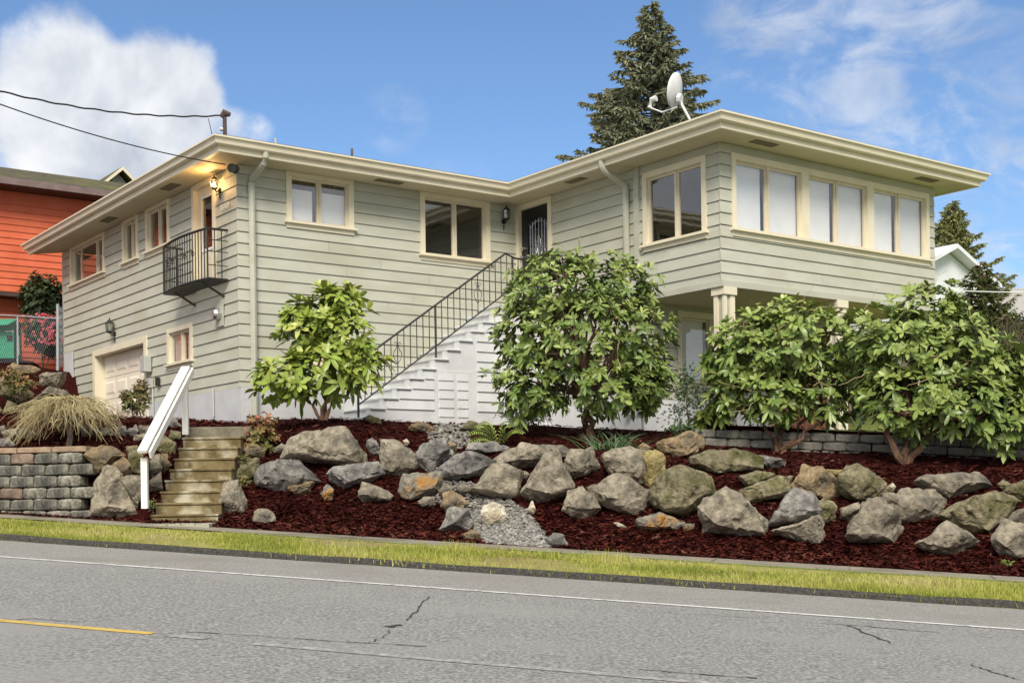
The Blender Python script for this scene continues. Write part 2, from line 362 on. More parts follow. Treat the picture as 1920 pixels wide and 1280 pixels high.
def tag(o, label=None, cat=None, group=None, kind=None):
    for k, v in (('label', label), ('category', cat), ('group', group), ('kind', kind)):
        if v: o[k] = v
    return o
def bx(name, m, parent, *a, fn=None):
    b = MB(); b.box(*a, fn=fn); return b.build(name, m, parent)
def bevel(o, w=.01, seg=1):
    md = o.modifiers.new('bevel', 'BEVEL'); md.width = w; md.segments = seg; md.limit_method = 'ANGLE'; return o
rnd = random.Random(7)

# ================================================================== THE SETTING
def strip(name, m, t0, t1, h0, h1, s0=-70, s1=110, n=60, lift=0.0, kind='structure'):
    b = MB()
    for k in range(n):
        a, c = s0+(s1-s0)*k/n, s0+(s1-s0)*(k+1)/n
        b.face([(*XY(a, t0).xy, GRADE*a+h0+lift), (*XY(c, t0).xy, GRADE*c+h0+lift), (*XY(c, t1).xy, GRADE*c+h1+lift), (*XY(a, t1).xy, GRADE*a+h1+lift)])
    o = b.build(name, m); tag(o, kind=kind); return o
T_CURB, T_GR0, T_GR1, T_WALK = 17.6, 17.9, 19.1, 20.05
road = strip('road', 'asphalt', -14, 15.05, 0, 0)
strip('road_shoulder', 'shoulder', 15.05, T_CURB+.12, 0, 0.0, lift=.003)
far = MB(); far.face([(-900, -900, -9), (900, -900, -9), (900, 900, -9), (-900, 900, -9)]); tag(far.build('ground', 'lawn'), kind='structure')
def marking(name, m, t0, t1, s0, s1, lift, n=40, wob=0):
    b = MB()
    for k in range(n):
        a, c = s0+(s1-s0)*k/n, s0+(s1-s0)*(k+1)/n
        b.face([(*XY(a, t0).xy, GRADE*a+lift), (*XY(c, t0).xy, GRADE*c+lift), (*XY(c, t1).xy, GRADE*c+lift), (*XY(a, t1).xy, GRADE*a+lift)])
    return b.build(name, m, road)
marking('edge_line', 'linewhite', 14.98, 15.11, -60, 90, .007)
marking('centre_line', 'lineyellow', 9.42, 9.56, 5.66, 40, .005)
marking('worn_line', 'linefade', 9.40, 9.56, 5.15, 5.5, .005)
marking('worn_line', 'linefade', 9.36, 9.50, -3.0, 4.7, .005)
def crack(pxs, w):
    b = MB(); pts = []
    for (px, py) in pxs:
        r = ray(px, py)      # meet the road plane z = GRADE*s
        s1, _ = ST2(r.x, r.y); y = -EYE / (r.z - GRADE*s1); p = r*y; pts.append(Vector((p.x, p.y, p.z+EYE)))
    fine = []
    for a, c in zip(pts, pts[1:]):
        for k in range(6): fine.append(a.lerp(c, k/6) + Vector((rnd.uniform(-.022, .022), rnd.uniform(-.022, .022), 0)))
    fine.append(pts[-1])
    for i, (a, c) in enumerate(zip(fine, fine[1:])):
        ww = w*rnd.uniform(.4, 1.3); d = (c-a).normalized(); nn = Vector((-d.y, d.x, 0))*ww
        up = Vector((0, 0, .006)); b.face([a-nn+up, c-nn*.8+up, c+nn*.8+up, a+nn+up])
    b.build('crack', 'crack', road)
crack([(805, 1118), (790, 1135), (775, 1150), (765, 1163)], .010)
crack([(735, 1180), (715, 1195), (690, 1206)], .007)
crack([(728, 1176), (738, 1173), (752, 1171)], .055)
crack([(1540, 1168), (1600, 1172), (1670, 1178), (1760, 1186)], .016)
crack([(1590, 1172), (1620, 1186), (1670, 1205)], .014)
crack([(1180, 1146), (1320, 1152), (1440, 1160)], .008)
crack([(350, 1184), (480, 1192), (620, 1202), (800, 1212)], .012)
crack([(1200, 1255), (1290, 1262), (1420, 1272)], .014)
crack([(1820, 1246), (1870, 1262), (1912, 1274)], .014)
crack([(0, 1163), (60, 1160), (150, 1166)], .012)
# rolled asphalt curb
cb = MB(); prof = [(T_CURB+.10, 0), (T_CURB+.115, .055), (T_CURB+.15, .09), (T_CURB+.22, .095), (T_CURB+.28, .06)]
for k in range(240):
    a, c = -40+k*.5, -40+(k+1)*.5
    ja, jc = [.02*noise.noise(Vector((q*.8, 3, 1))) for q in (a, c)]
    for (ta, ha), (tb, hb) in zip(prof, prof[1:]):
        cb.face([(*XY(a, ta+ja).xy, GRADE*a+ha+ja), (*XY(c, ta+jc).xy, GRADE*c+ha+jc), (*XY(c, tb+jc).xy, GRADE*c+hb+jc), (*XY(a, tb+ja).xy, GRADE*a+hb+ja)])
tag(cb.build('curb', 'curb', smooth=True), kind='structure')
strip('verge', 'soil', T_CURB+.23, T_GR1+.04, .065, .265)
strip('sidewalk', 'walk', T_GR1, T_WALK+.1, .285, .29)
bmj = MB()
for sj in range(-20, 30, 2):
    a = sj*1.0; bmj.face([(*XY(a, T_GR1+.02).xy, GRADE*a+.293), (*XY(a+.02, T_GR1+.02).xy, GRADE*a+.294), (*XY(a+.02, T_WALK+.02).xy, GRADE*a+.296), (*XY(a, T_WALK+.02).xy, GRADE*a+.295)])
tag(bmj.build('sidewalk_joints', 'stepgrey'), kind='structure')
# grass blades
gb = MB()
for k in range(62000):
    s = rnd.uniform(-6.5, 19); t = rnd.uniform(T_CURB+.20, T_GR1-.02)
    if rnd.random() < .05: t = rnd.choice((T_CURB+.2-abs(rnd.gauss(0, .05)), T_GR1+abs(rnd.gauss(0, .05))))
    clump = noise.noise(Vector((s*2.1, t*3.0, 2.0)))
    t += .06*noise.noise(Vector((s*.7, 0, 0)))
    bare = noise.noise(Vector((s*.45, t*.9, 4.2)))
    if bare > .28 and rnd.random() < .85: continue
    z = GRADE*s + .065 + (t-T_CURB-.23)/(T_GR1-T_CURB-.23)*.2
    p = XY(s, t); h = rnd.uniform(.02, .065)*(1.6 if bare < -.15 else 1)*(.6 if t > T_GR1-.2 else 1)*(1.9 if clump > .32 else 1)
    a = rnd.uniform(0, 6.28); dx, dy = math.cos(a)*.009, math.sin(a)*.009
    lx, ly = rnd.gauss(0, .03), rnd.gauss(0, .03)
    dry = .42 + .9*noise.noise(Vector((s*.5, t*1.6, 9))) + rnd.gauss(0, .16) + (.28 if s > 15.5 else 0)
    gb.face([(p.x-dx, p.y-dy, z-.02), (p.x+dx, p.y+dy, z-.02), (p.x+lx, p.y+ly, z+h)], min(1, max(0, dry)))
tag(gb.build('verge_grass', 'grass', fix=False), 'short yellow-green grass on the strip between kerb and sidewalk', 'grass', kind='stuff')

# terrain of the planted bank
ts = [20.0+.16*k for k in range(44)] + [27.2+.5*k for k in range(12)] + [33.5+1.5*k for k in range(40)]
ss = [-26+.3*k for k in range(225)]
grid = MB(); nv = {}
for i, s in enumerate(ss):
    for j, t in enumerate(ts):
        p = XY(s, t); nv[i, j] = len(grid.v); grid.v.append((p.x, p.y, ground(p.x, p.y)))
lawn_f = []
for i in range(len(ss)-1):
    for j in range(len(ts)-1):
        grid.f.append((nv[i, j], nv[i+1, j], nv[i+1, j+1], nv[i, j+1])); grid.t.append(.5)
        lawn_f.append(1 if (ts[j] > 25.9 and ss[i] < 1.2) or ts[j] > 44 else 0)
terr = grid.build('mulch_bank', 'mulch', smooth=True); terr.data.materials.append(M['lawn'])
terr.data.polygons.foreach_set('material_index', lawn_f); tag(terr, kind='structure')

GRAVEL = [(798, 803), (830, 795), (880, 797), (884, 828), (852, 850), (840, 900), (885, 905), (935, 925), (985, 955), (1022, 1000), (1036, 1028), (905, 1019), (868, 965), (815, 942), (790, 915), (815, 850)]
def inside(poly, x, y):
    r = False
    for (x0, y0), (x1, y1) in zip(poly, poly[1:]+poly[:1]):
        if (y0 > y) != (y1 > y) and x < (x1-x0)*(y-y0)/(y1-y0)+x0: r = not r
    return r
ico = [Vector(v).normalized() for v in ((1, 0, 0), (-1, 0, 0), (0, 1, 0), (0, -1, 0), (0, 0, 1), (0, 0, -1))]
icf = ((0, 2, 4), (2, 1, 4), (1, 3, 4), (3, 0, 4), (2, 0, 5), (1, 2, 5), (3, 1, 5), (0, 3, 5))
pb = MB(); tries = 0
while len(pb.f) < 8*5200 and tries < 90000:
    tries += 1
    px, py = rnd.uniform(780, 1040), rnd.uniform(790, 1030)
    if not inside(GRAVEL, px, py): continue
    if py < 960 and rnd.random() < .35: continue
    p = hit(px, py); r = rnd.uniform(.018, .048); ti = min(1, max(0, rnd.gauss(.5, .28)))
    sc = Vector((r*rnd.uniform(.8, 1.4), r*rnd.uniform(.8, 1.4), r*rnd.uniform(.5, .8))); rot = Matrix.Rotation(rnd.uniform(0, 6), 3, 'Z')
    q = [rot @ Vector((a.x*sc.x, a.y*sc.y, a.z*sc.z)) + p + Vector((0, 0, r*.35)) for a in ico]
    i = len(pb.v); pb.v += [tuple(v) for v in q]
    for fc in icf: pb.f.append(tuple(i+k for k in fc)); pb.t.append(ti)
tag(pb.build('gravel', 'gravel', smooth=False, fix=False), 'grey and tan gravel spilling down between the boulders to the sidewalk', 'gravel', kind='stuff')
cp = MB()
for k in range(52000):
    s, t = rnd.uniform(-6, 19), 20.0 + abs(rnd.gauss(0, 2.4))
    if t > 27: continue
    p = XY(s, t); z = ground(p.x, p.y)
    q = project((p.x, p.y, z))
    if inside(GRAVEL, *q): continue
    L_, W_ = rnd.uniform(.025, .075), rnd.uniform(.007, .016); a = rnd.uniform(0, 6.28)
    d = Vector((math.cos(a)*L_, math.sin(a)*L_, rnd.gauss(0, .25)*L_)); w = Vector((-math.sin(a)*W_, math.cos(a)*W_, rnd.gauss(0, .5)*W_)); c = Vector((p.x, p.y, z+.016+rnd.random()*.018))
    cp.face([c-d-w, c+d-w, c+d+w, c-d+w], min(1, max(0, rnd.gauss(.40, .2) + .25*noise.noise(Vector((p.x*.8, p.y*.8, 1))) + (.5 if rnd.random() < .02 else 0))))
tag(cp.build('mulch_chips', 'chip', fix=False), 'loose dark red bark chips scattered over the bank', 'mulch', kind='stuff')

# ================================================================== THE HOUSE
house = empty('house', (XA, YA, 0), TH)
tag(house, 'two-storey sage green clapboard house with cream trim and wide eaves above the boulder bank', 'house')
E0, K0, ZSOF = .25, 8.494, 8.70
WALLS = {'F': lambda a, o, z: (a, -o, z), 'L': lambda a, o, z: (-o, a, z), 'W': lambda a, o, z: (BW-o, a, z), 'R': lambda a, o, z: (a, -CW-o, z),
         'P': lambda a, o, z: (a, -4.5-o, z)}
def wall(key, a0, a1, z0, z1, openings, zsid, corner_ext=(0, 0), name='wall'):
    fn = WALLS[key]
    As = sorted({a0, a1, *[v for o in openings for v in o[:2]]}); Zs = sorted({z0, z1, *[v for o in openings for v in o[2:]]})
    As = [a for a in As if a0 <= a <= a1]; Zs = [z for z in Zs if z0 <= z <= z1]
    b = MB()
    for x0, x1 in zip(As, As[1:]):
        for y0, y1 in zip(Zs, Zs[1:]):
            cx, cy = (x0+x1)/2, (y0+y1)/2
            if any(o[0] < cx < o[1] and o[2] < cy < o[3] for o in openings): continue
            b.box(x0, x1, -.14, 0, y0, y1, fn=fn)
    w = b.build(name, 'siding', house)
    def board(s0, s1, zt, zb, full_b, full_t):
        if s1-s0 < .02 or zt-zb < .015: return
        ob = .010 + .024*(full_t-zb)/(full_t-full_b); ot = .010 + .024*(full_t-zt)/(full_t-full_b)
        p = MB(); P = lambda s: [fn(s, .001, zt), fn(s, ot, zt), fn(s, ob, zb), fn(s, .001, zb)]
        p.prism(P(s0), P(s1)); p.build('siding_board', 'siding', w)
    k = 0
    while True:
        zb = K0 - E0*k; zt = min(zb + E0, ZSOF) - .016; k += 1
        if zt <= zsid+.02: break
        if zb >= z1: continue
        zb_ = max(zb, zsid); zt_ = min(zt, z1-.005); fb, ft = zb, zb+E0-.016
        segs = [(a0-corner_ext[0], a1+corner_ext[1], zt_, zb_)]
        for (oa, ob_, oz0, oz1) in openings:
            new = []
            for (s0, s1, t, b_) in segs:
                if ob_ <= s0 or oa >= s1 or oz0 >= t or oz1 <= b_: new.append((s0, s1, t, b_)); continue
                if oa > s0: new.append((s0, oa, t, b_))
                if ob_ < s1: new.append((ob_, s1, t, b_))
                m0, m1 = max(s0, oa), min(s1, ob_)
                if oz1 < t-.03: new.append((m0, m1, t, oz1))
                if oz0 > b_+.03: new.append((m0, m1, oz0, b_))
            segs = new
        for s0, s1, t, b_ in segs:
            while s1-s0 > 4.4:
                cut = s0 + rnd.uniform(1.6, 3.8); board(s0, cut-.003, t, b_, fb, ft); s0 = cut+.003
            board(s0, s1, t, b_, fb, ft)
    return w
OPEN_F = [(1.13, 2.84, 7.45, ZSOF), (4.65, 6.70, 7.07, ZSOF), (1.35, 2.70, 4.3, 5.5)]
OPEN_L = [(8.43, 11.33, 7.48, ZSOF), (5.92, 7.05, 7.46, ZSOF), (3.83, 5.38, 7.48, ZSOF), (1.14, 2.46, 6.25, ZSOF), (2.54, 4.08, 4.55, 5.55), (5.42, 9.48, 3.0, 5.56)]
OPEN_W = [(-6.68, -4.73, 6.76, 8.52), (-1.47, -.02, 6.0, 8.70)]
OPEN_R = [(7.84, 14.65, 6.78, 8.52)]
OPEN_P = [(8.70, 11.04, 4.0, 5.60)]
wall('F', 0, BW, 3.86, ZSOF, OPEN_F, 3.86, (.046, 0))
wl_left = wall('L', 0, LW, 3.86, ZSOF, OPEN_L, 3.86)
wall('W', -CW, 0, 5.83, ZSOF, OPEN_W, 5.83)
wall('W', -4.5, 0, 3.0, 5.83, [], 3.6, name='wall')
wall('R', BW, BW+RW, 5.80, ZSOF, OPEN_R, 5.80, (.046, 0))
wall('P', BW, BW+RW, 2.8, 5.80, OPEN_P, 3.55)
# plain rear sides so that the rooms stay closed
b = MB(); b.box(0, BW+RW, LW, LW+.15, 2.5, ZSOF); b.build('rear_wall', 'siding', house)
b = MB(); b.box(BW+RW-.15, BW+RW, -CW+.02, LW, 5.8, ZSOF); b.box(BW+RW-.15, BW+RW, -4.48, LW, 2.5, 5.8); b.build('side_wall', 'siding', house)
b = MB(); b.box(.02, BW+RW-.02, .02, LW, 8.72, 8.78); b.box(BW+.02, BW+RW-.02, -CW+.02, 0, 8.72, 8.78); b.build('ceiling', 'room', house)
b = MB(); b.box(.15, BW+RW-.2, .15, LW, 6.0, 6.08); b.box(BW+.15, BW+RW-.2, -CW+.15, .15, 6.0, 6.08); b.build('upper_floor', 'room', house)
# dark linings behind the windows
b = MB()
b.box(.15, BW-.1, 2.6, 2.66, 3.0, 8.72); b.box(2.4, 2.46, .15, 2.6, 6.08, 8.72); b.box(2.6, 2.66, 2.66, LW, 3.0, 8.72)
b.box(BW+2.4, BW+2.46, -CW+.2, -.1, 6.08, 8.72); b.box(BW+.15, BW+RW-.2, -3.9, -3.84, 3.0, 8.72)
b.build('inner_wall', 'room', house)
# foundations
b = MB(); b.box(-.02, BW, -.02, .1, 2.3, 3.86); f1 = b.build('foundation', 'found', house)
for y0_, y1_ in ((.0, 5.42), (9.48, LW)):
    b = MB(); b.box(-.021, .1, y0_, y1_, 2.3, 3.86); b.build('foundation', 'found', house)
b = MB(); b.box(BW-.02, BW+.1, -4.52, 0, 2.3, 3.6); b.box(BW, BW+RW, -4.52, -4.4, 2.3, 3.55); b.build('foundation', 'stair', house)
# overhanging bay: floor underside and skirt boards
b = MB(); b.box(BW+.01, BW+RW-.01, -CW+.01, -4.5, 5.70, 5.80); b.build('bay_underside', 'soffit', house)
b = MB(); b.box(BW-.052, BW+RW+.02, -CW-.06, -CW+.0, 5.70, 5.83); b.build('skirt_board', 'siding', house)
b = MB(); b.box(BW-.055, BW-.0, -CW, -4.6, 5.70, 5.83); b.build('skirt_board', 'siding', house)
# vertical boards and downspouts
b = MB(); b.box(BW-.075, BW, -4.62, -4.46, 3.2, 8.70); b.build('corner_board', 'siding', house)
def dspout(pts, name='downspout', m='siding', w=.075):
    b = MB(); b.tube(pts, w, 8); o = b.build(name, m, house, smooth=True); return o
dspout([(.27, -.80, 8.84), (.27, -.80, 8.70), (.27, -.72, 8.60), (.27, -.14, 8.38), (.27, -.10, 8.30), (.27, -.10, 3.25)])
dspout([(BW-.80, -4.24, 8.84), (BW-.80, -4.24, 8.70), (BW-.72, -4.24, 8.60), (BW-.14, -4.24, 8.36), (BW-.1, -4.24, 8.28), (BW-.1, -4.24, 3.2)])
dspout([(-.12, LW-.05, 5.1), (-.14, LW-.05, 4.75), (-.5, LW-.15, 4.4), (-.8, LW-.8, 3.7)], m='pipe', w=.09)

# eaves: one path, several profiles
def path(o): return [(-o, LW+o), (-o, -o), (BW-o, -o), (BW-o, -CW-o), (BW+RW+o, -CW-o), (BW+RW+o, 6)]
def sweep(name, m, prof, runs=range(5), smooth=False):
    for r_ in runs:
        b = MB()
        for (oa, za), (ob_, zb) in zip(prof, prof[1:]):
            A, B_ = path(oa), path(ob_)
            b.face([(*A[r_], za), (*A[r_+1], za), (*B_[r_+1], zb), (*B_[r_], zb)])
        o = b.build(name, m, house, smooth=smooth)
sweep('soffit', 'soffit', [(-.02, ZSOF+.002), (.78, ZSOF+.002)])
sweep('fascia', 'cream', [(.70, 8.71), (.70, 8.685), (.78, 8.685), (.78, 8.82)])
sweep('gutter', 'cream', [(.78, 8.805), (.85, 8.805), (.885, 8.83), (.90, 8.90), (.925, 8.945), (.95, 8.95), (.95, 8.985), (.915, 8.985), (.90, 8.92), (.79, 8.90), (.78, 8.98)])
sweep('roof', 'roof', [(.90, 8.99), (.90, 9.01), (-3.45, 9.82)])
for (px_, py_, w_) in ((300, 325, 0), (221, 390, 0)): pass
b = MB()
for (x0, x1, y0, y1) in ((-.55, -.3, 2.4, 3.1), (-.55, -.3, 6.6, 7.3), (3.2, 3.9, -.55, -.33), (BW-.55, BW-.33, -2.6, -3.2), (BW+.5, BW+1.2, -CW-.55, -CW-.33), (BW+6.1, BW+6.8, -CW-.55, -CW-.33)):
    bb = MB(); bb.box(x0, x1, min(y0, y1), max(y0, y1), ZSOF-.012, ZSOF+.001); bb.build('soffit_vent', 'vent', house)

# windows ---------------------------------------------------------------
def fbox(fn, name, m, par, a0, a1, o0, o1, z0, z1):
    b = MB(); b.box(a0, a1, o0, o1, z0, z1, fn=fn); return b.build(name, m, par)
def window(key, a0, a1, z0, z1, splits, head=.12, side=.13, sill=True, back=None, flip=False, panel_top=None, ext=.05):
    """a0..a1 and z0..z1 are the outside of the casing above the sill; splits = inner mullion positions"""
    fn = WALLS[key]; lo, hi = min(a0, a1), max(a0, a1)
    b = MB(); b.box(lo, lo+side, -.10, .055, z0, z1, fn=fn); b.box(hi-side, hi, -.10, .055, z0, z1, fn=fn)
    if head: b.box(lo+side, hi-side, -.10, .052, z1-head, z1, fn=fn)
    w = b.build('window', 'cream', house)
    if sill:
        s = MB(); s.box(lo-.05, hi+.05, -.08, .12, z0-.05, z0, fn=fn); s.build('sill', 'cream', w)
        s = MB(); s.box(lo, hi, .002, .05, z0-.15, z0-.05, fn=fn); s.build('apron', 'cream', w)
    i0, i1, t1 = lo+side, hi-side, z1-head
    edges = [i0] + sorted(splits) + [i1]
    for n_, (u0, u1) in enumerate(zip(edges, edges[1:])):
        inset = .03 if (n_ % 2 == (1 if flip else 0)) else 0.0     # sliding sash sits behind its neighbour
        s = MB(); fw = .055; o0, o1 = -.075-inset, -.02-inset
        s.box(u0, u0+fw, o0, o1, z0, t1, fn=fn); s.box(u1-fw, u1, o0, o1, z0, t1, fn=fn)
        s.box(u0+fw, u1-fw, o0, o1-.002, z0, z0+fw, fn=fn); s.box(u0+fw, u1-fw, o0, o1-.002, t1-fw, t1, fn=fn)
        s.build('sash', 'sash', w)
        p = MB(); om = (o0+o1)/2; p.face([fn(u0+fw, om, z0+fw), fn(u1-fw, om, z0+fw), fn(u1-fw, om, t1-fw), fn(u0+fw, om, t1-fw)]); p.build('pane', 'glass', w)
    if back:
        bt = panel_top if panel_top is not None else t1
        for u0, u1 in zip(edges, edges[1:]):
            s = MB(); s.box(u0+.02, u1-(.13 if u1 < i1 else .02), -.135, -.125, z0+.0, bt, fn=fn); s.build('blind', back, w)  # sheet behind the glass; the white ones paint in a sky reflection
    return w
window('F', 1.13, 2.84, 7.60, ZSOF-.004, [1.985], head=.09, back='blind', panel_top=8.36)  # white lower sheet imitates sky mirrored in the glass
window('F', 4.65, 6.70, 7.22, ZSOF-.004, [5.68], head=.10)
window('F', 1.35, 2.70, 4.45, 5.5, [2.0], back='blind')
window('L', 8.43, 11.33, 7.63, ZSOF-.004, [9.2, 10.55], head=.09)
window('L', 5.92, 7.05, 7.61, ZSOF-.004, [6.48], head=.09)
window('L', 3.83, 5.38, 7.63, ZSOF-.004, [4.62], head=.09)
window('L', 2.54, 4.08, 4.70, 5.55, [3.30], head=.10, back='curtain')
window('W', -6.68, -4.73, 6.92, 8.52, [-5.73], head=.13)
fn = WALLS['R']
for i, (x0, x1) in enumerate(((7.84, 10.155), (10.155, 12.415), (12.415, 14.65))):
    window('R', x0, x1, 6.95, 8.52, [x0+(x1-x0)*.5], head=.13, side=.115, back='blind', sill=(False))  # white sheets added in place of bright cloud reflected by the panes
fbox(fn, 'long_sill', 'cream', house, 7.79, 14.70, -.08, .13, 6.89, 6.95)
fbox(fn, 'long_apron', 'cream', house, 7.84, 14.65, .002, .055, 6.78, 6.89)
window('P', 8.70, 11.04, 4.0, 5.60, [9.8], head=.14, side=.13, back='blind')  # white sheet lightens the pane, standing in for its sky reflection

# doors -----------------------------------------------------------------
fn = WALLS['W']
b = MB(); b.box(-.16, -.02, -.12, .05, 6.0, 8.69, fn=fn); b.box(-1.47, -1.33, -.12, .05, 6.0, 8.69, fn=fn); b.box(-1.33, -.16, -.12, .048, 8.56, 8.69, fn=fn); b.build('door_frame', 'cream', house)
d = MB()
d.box(-.40, -.162, -.10, -.05, 6.0, 8.558, fn=fn); d.box(-1.328, -1.24, -.10, -.05, 6.0, 8.558, fn=fn); d.box(-1.24, -.40, -.10, -.05, 6.0, 6.5, fn=fn)
nseg = 10
for k in range(nseg):
    u0, u1 = -1.24+.84*k/nseg, -1.24+.84*(k+1)/nseg
    zc = 8.12 + .16*math.sin(math.pi*(k+.5)/nseg); d.box(u0, u1, -.10, -.05, zc, 8.558, fn=fn)
door = d.build('front_door', 'black', house)
g = MB(); g.face([fn(-1.26, -.08, 6.48), fn(-.38, -.08, 6.48), fn(-.38, -.08, 8.3), fn(-1.26, -.08, 8.3)]); g.build('pane', 'glass', door)
c = MB()
def cam_line(p): c.tube([fn(a, -.072, z) for a, z in p], .006, 4)
for a in (-1.16, -1.06, -.95, -.82, -.69, -.58, -.48): cam_line([(a, 6.5), (a, 8.14+.12*math.sin(math.pi*(a+1.24)/.84))])
cam_line([(-1.16+.68*k/12, 8.06+.15*math.sin(math.pi*k/12)) for k in range(13)])
cam_line([(-1.24+.84*k/14, 8.14+.16*math.sin(math.pi*k/14)) for k in range(15)])
cam_line([(-.82+.075*math.sin(math.pi*k/10), 7.35+.5*k/10) for k in range(11)]); cam_line([(-.82-.075*math.sin(math.pi*k/10), 7.35+.5*k/10) for k in range(11)])
for sg in (1, -1): cam_line([(-.82+sg*(.17+.08*math.cos(2*math.pi*k/12)), 7.42+.1*math.sin(2*math.pi*k/12)) for k in range(13)])
cam_line([(-.82, 7.02), (-.92, 7.2), (-.82, 7.32), (-.72, 7.2), (-.82, 7.02)])
c.build('leaded_pattern', 'caming', door)
h_ = MB(); h_.tube([fn(-.27, -.05, 7.58), fn(-.27, .03, 7.58)], .05, 10); h_.build('deadbolt', 'chrome', door)
h_ = MB(); h_.tube([fn(-.27, -.05, 7.36), fn(-.27, .06, 7.36)], [.04, .055], 10); h_.tube([fn(-.27, .0, 7.32), fn(-.27, .05, 7.25), fn(-.27, .05, 7.05), fn(-.27, .0, 6.98)], .018, 6); h_.build('handle', 'chrome', door)
# balcony door
fn = WALLS['L']
b = MB(); b.box(1.14, 1.27, -.14, .05, 6.25, 8.69, fn=fn); b.box(2.33, 2.46, -.14, .05, 6.25, 8.69, fn=fn); b.box(1.27, 2.33, -.14, .048, 8.57, 8.69, fn=fn); b.build('door_frame', 'cream', house)
d = MB(); d.box(1.272, 1.50, -.12, -.07, 6.25, 8.57, fn=fn); d.box(2.10, 2.328, -.12, -.07, 6.25, 8.57, fn=fn); d.box(1.5, 2.1, -.12, -.07, 8.35, 8.57, fn=fn); d.box(1.5, 2.1, -.12, -.07, 6.25, 7.15, fn=fn)
d.box(1.56, 1.77, -.07, -.055, 6.4, 7.0, fn=fn); d.box(1.83, 2.04, -.07, -.055, 6.4, 7.0, fn=fn)
bd = d.build('balcony_door', 'cream', house)
g = MB(); g.face([fn(1.5, -.1, 7.15), fn(2.1, -.1, 7.15), fn(2.1, -.1, 8.35), fn(1.5, -.1, 8.35)]); g.build('pane', 'glass', bd)
b = MB()
for (u0, u1, z0, z1) in ((1.46, 1.52, 7.11, 8.39), (2.08, 2.14, 7.11, 8.39), (1.52, 2.08, 7.11, 7.17), (1.52, 2.08, 8.33, 8.39)): b.box(u0, u1, -.07, -.05, z0, z1, fn=fn)
b.build('glazing_bead', 'white', bd)
# garage door
b = MB(); b.box(5.42, 5.60, -.27, .06, 3.0, 5.56, fn=fn); b.box(9.30, 9.48, -.27, .06, 3.0, 5.56, fn=fn); b.box(5.60, 9.30, -.27, .058, 5.40, 5.56, fn=fn); b.build('garage_frame', 'cream', house)
gd = MB(); gd.box(5.6, 9.3, -.27, -.25, 3.0, 5.4, fn=fn); gdo = gd.build('garage_door', 'garage', house)
for rw in range(4):
    z0 = 3.02+rw*.595
    s = MB(); s.box(5.605, 9.295, -.25, -.215, z0, z0+.58, fn=fn); sec = s.build('door_section', 'garage', gdo)
    for cl_ in range(4):
        u0 = 5.75+cl_*.9
        s = MB(); s.prism([fn(u0, -.215, z0+.12), fn(u0+.72, -.215, z0+.12), fn(u0+.72, -.215, z0+.48), fn(u0, -.215, z0+.48)], [fn(u0+.07, -.195, z0+.18), fn(u0+.65, -.195, z0+.18), fn(u0+.65, -.195, z0+.42), fn(u0+.07, -.195, z0+.42)])
        s.build('raised_panel', 'garage', gdo)
fbox(fn, 'grey_door', 'found', house, 11.12, 11.86, .05, .075, 3.4, 5.72)

# balcony ---------------------------------------------------------------
b0, b1, zt, zb = .52, 3.05, 7.34, 6.25
def bal_edge(u):         # 0..1 from right end to left end -> (a, out), bowed outwards
    return b0+(b1-b0)*u, .50+.11*math.sin(math.pi*u)
outer = [(b0, 0.02), (b0, .50)] + [bal_edge(k/16) for k in range(1, 16)] + [(b1, .50), (b1, .02)]
bal = MB(); bal.tube([fn(a, o, zt) for a, o in outer], .028, 6); bal.tube([fn(a, o, zb) for a, o in outer], .03, 6)
bal_o = bal.build('balcony', 'iron', house)
fl = MB()
for k in range(40):
    u = (k+.5)/40; a, o = bal_edge(u); fl.box(a-.012, a+.012, .02, o, zb-.02, zb+.005, fn=fn)
fl.build('floor_grille', 'iron', bal_o)
for k in range(21):
    u = k/20; a, o = bal_edge(u) if 0 < k < 20 else ((b0, .5) if k == 0 else (b1, .5))
    s = MB(); s.tube([fn(a, o, zb), fn(a, o, zt)], .013 if k not in (0, 20) else .02, 5)
    if k in (5, 8, 14, 17):
        for j in range(4):
            ph = j*math.pi/2; s.tube([fn(a+.035*math.sin(math.pi*q/6)*math.cos(ph+q*.5), o+.035*math.sin(math.pi*q/6)*math.sin(ph+q*.5), 6.80+.16*q/6) for q in range(7)], .008, 4)
    s.build('baluster', 'iron', bal_o)
for a in (b0, b1):
    for o in (.17, .33):
        s = MB(); s.tube([fn(a, o, zb), fn(a, o, zt)], .013, 5); s.build('baluster', 'iron', bal_o)
    for z in (6.55, 6.85, 7.1):
        s = MB(); s.tube([fn(a, .02, z), fn(a, .5, z)], .01, 4); s.build('cross_bar', 'iron', bal_o)
for a in (1.0, 2.6):
    s = MB(); s.tube([fn(a, .45, zb), fn(a-.25, .03, 5.92)], .03, 6); s.build('bracket', 'iron', bal_o)

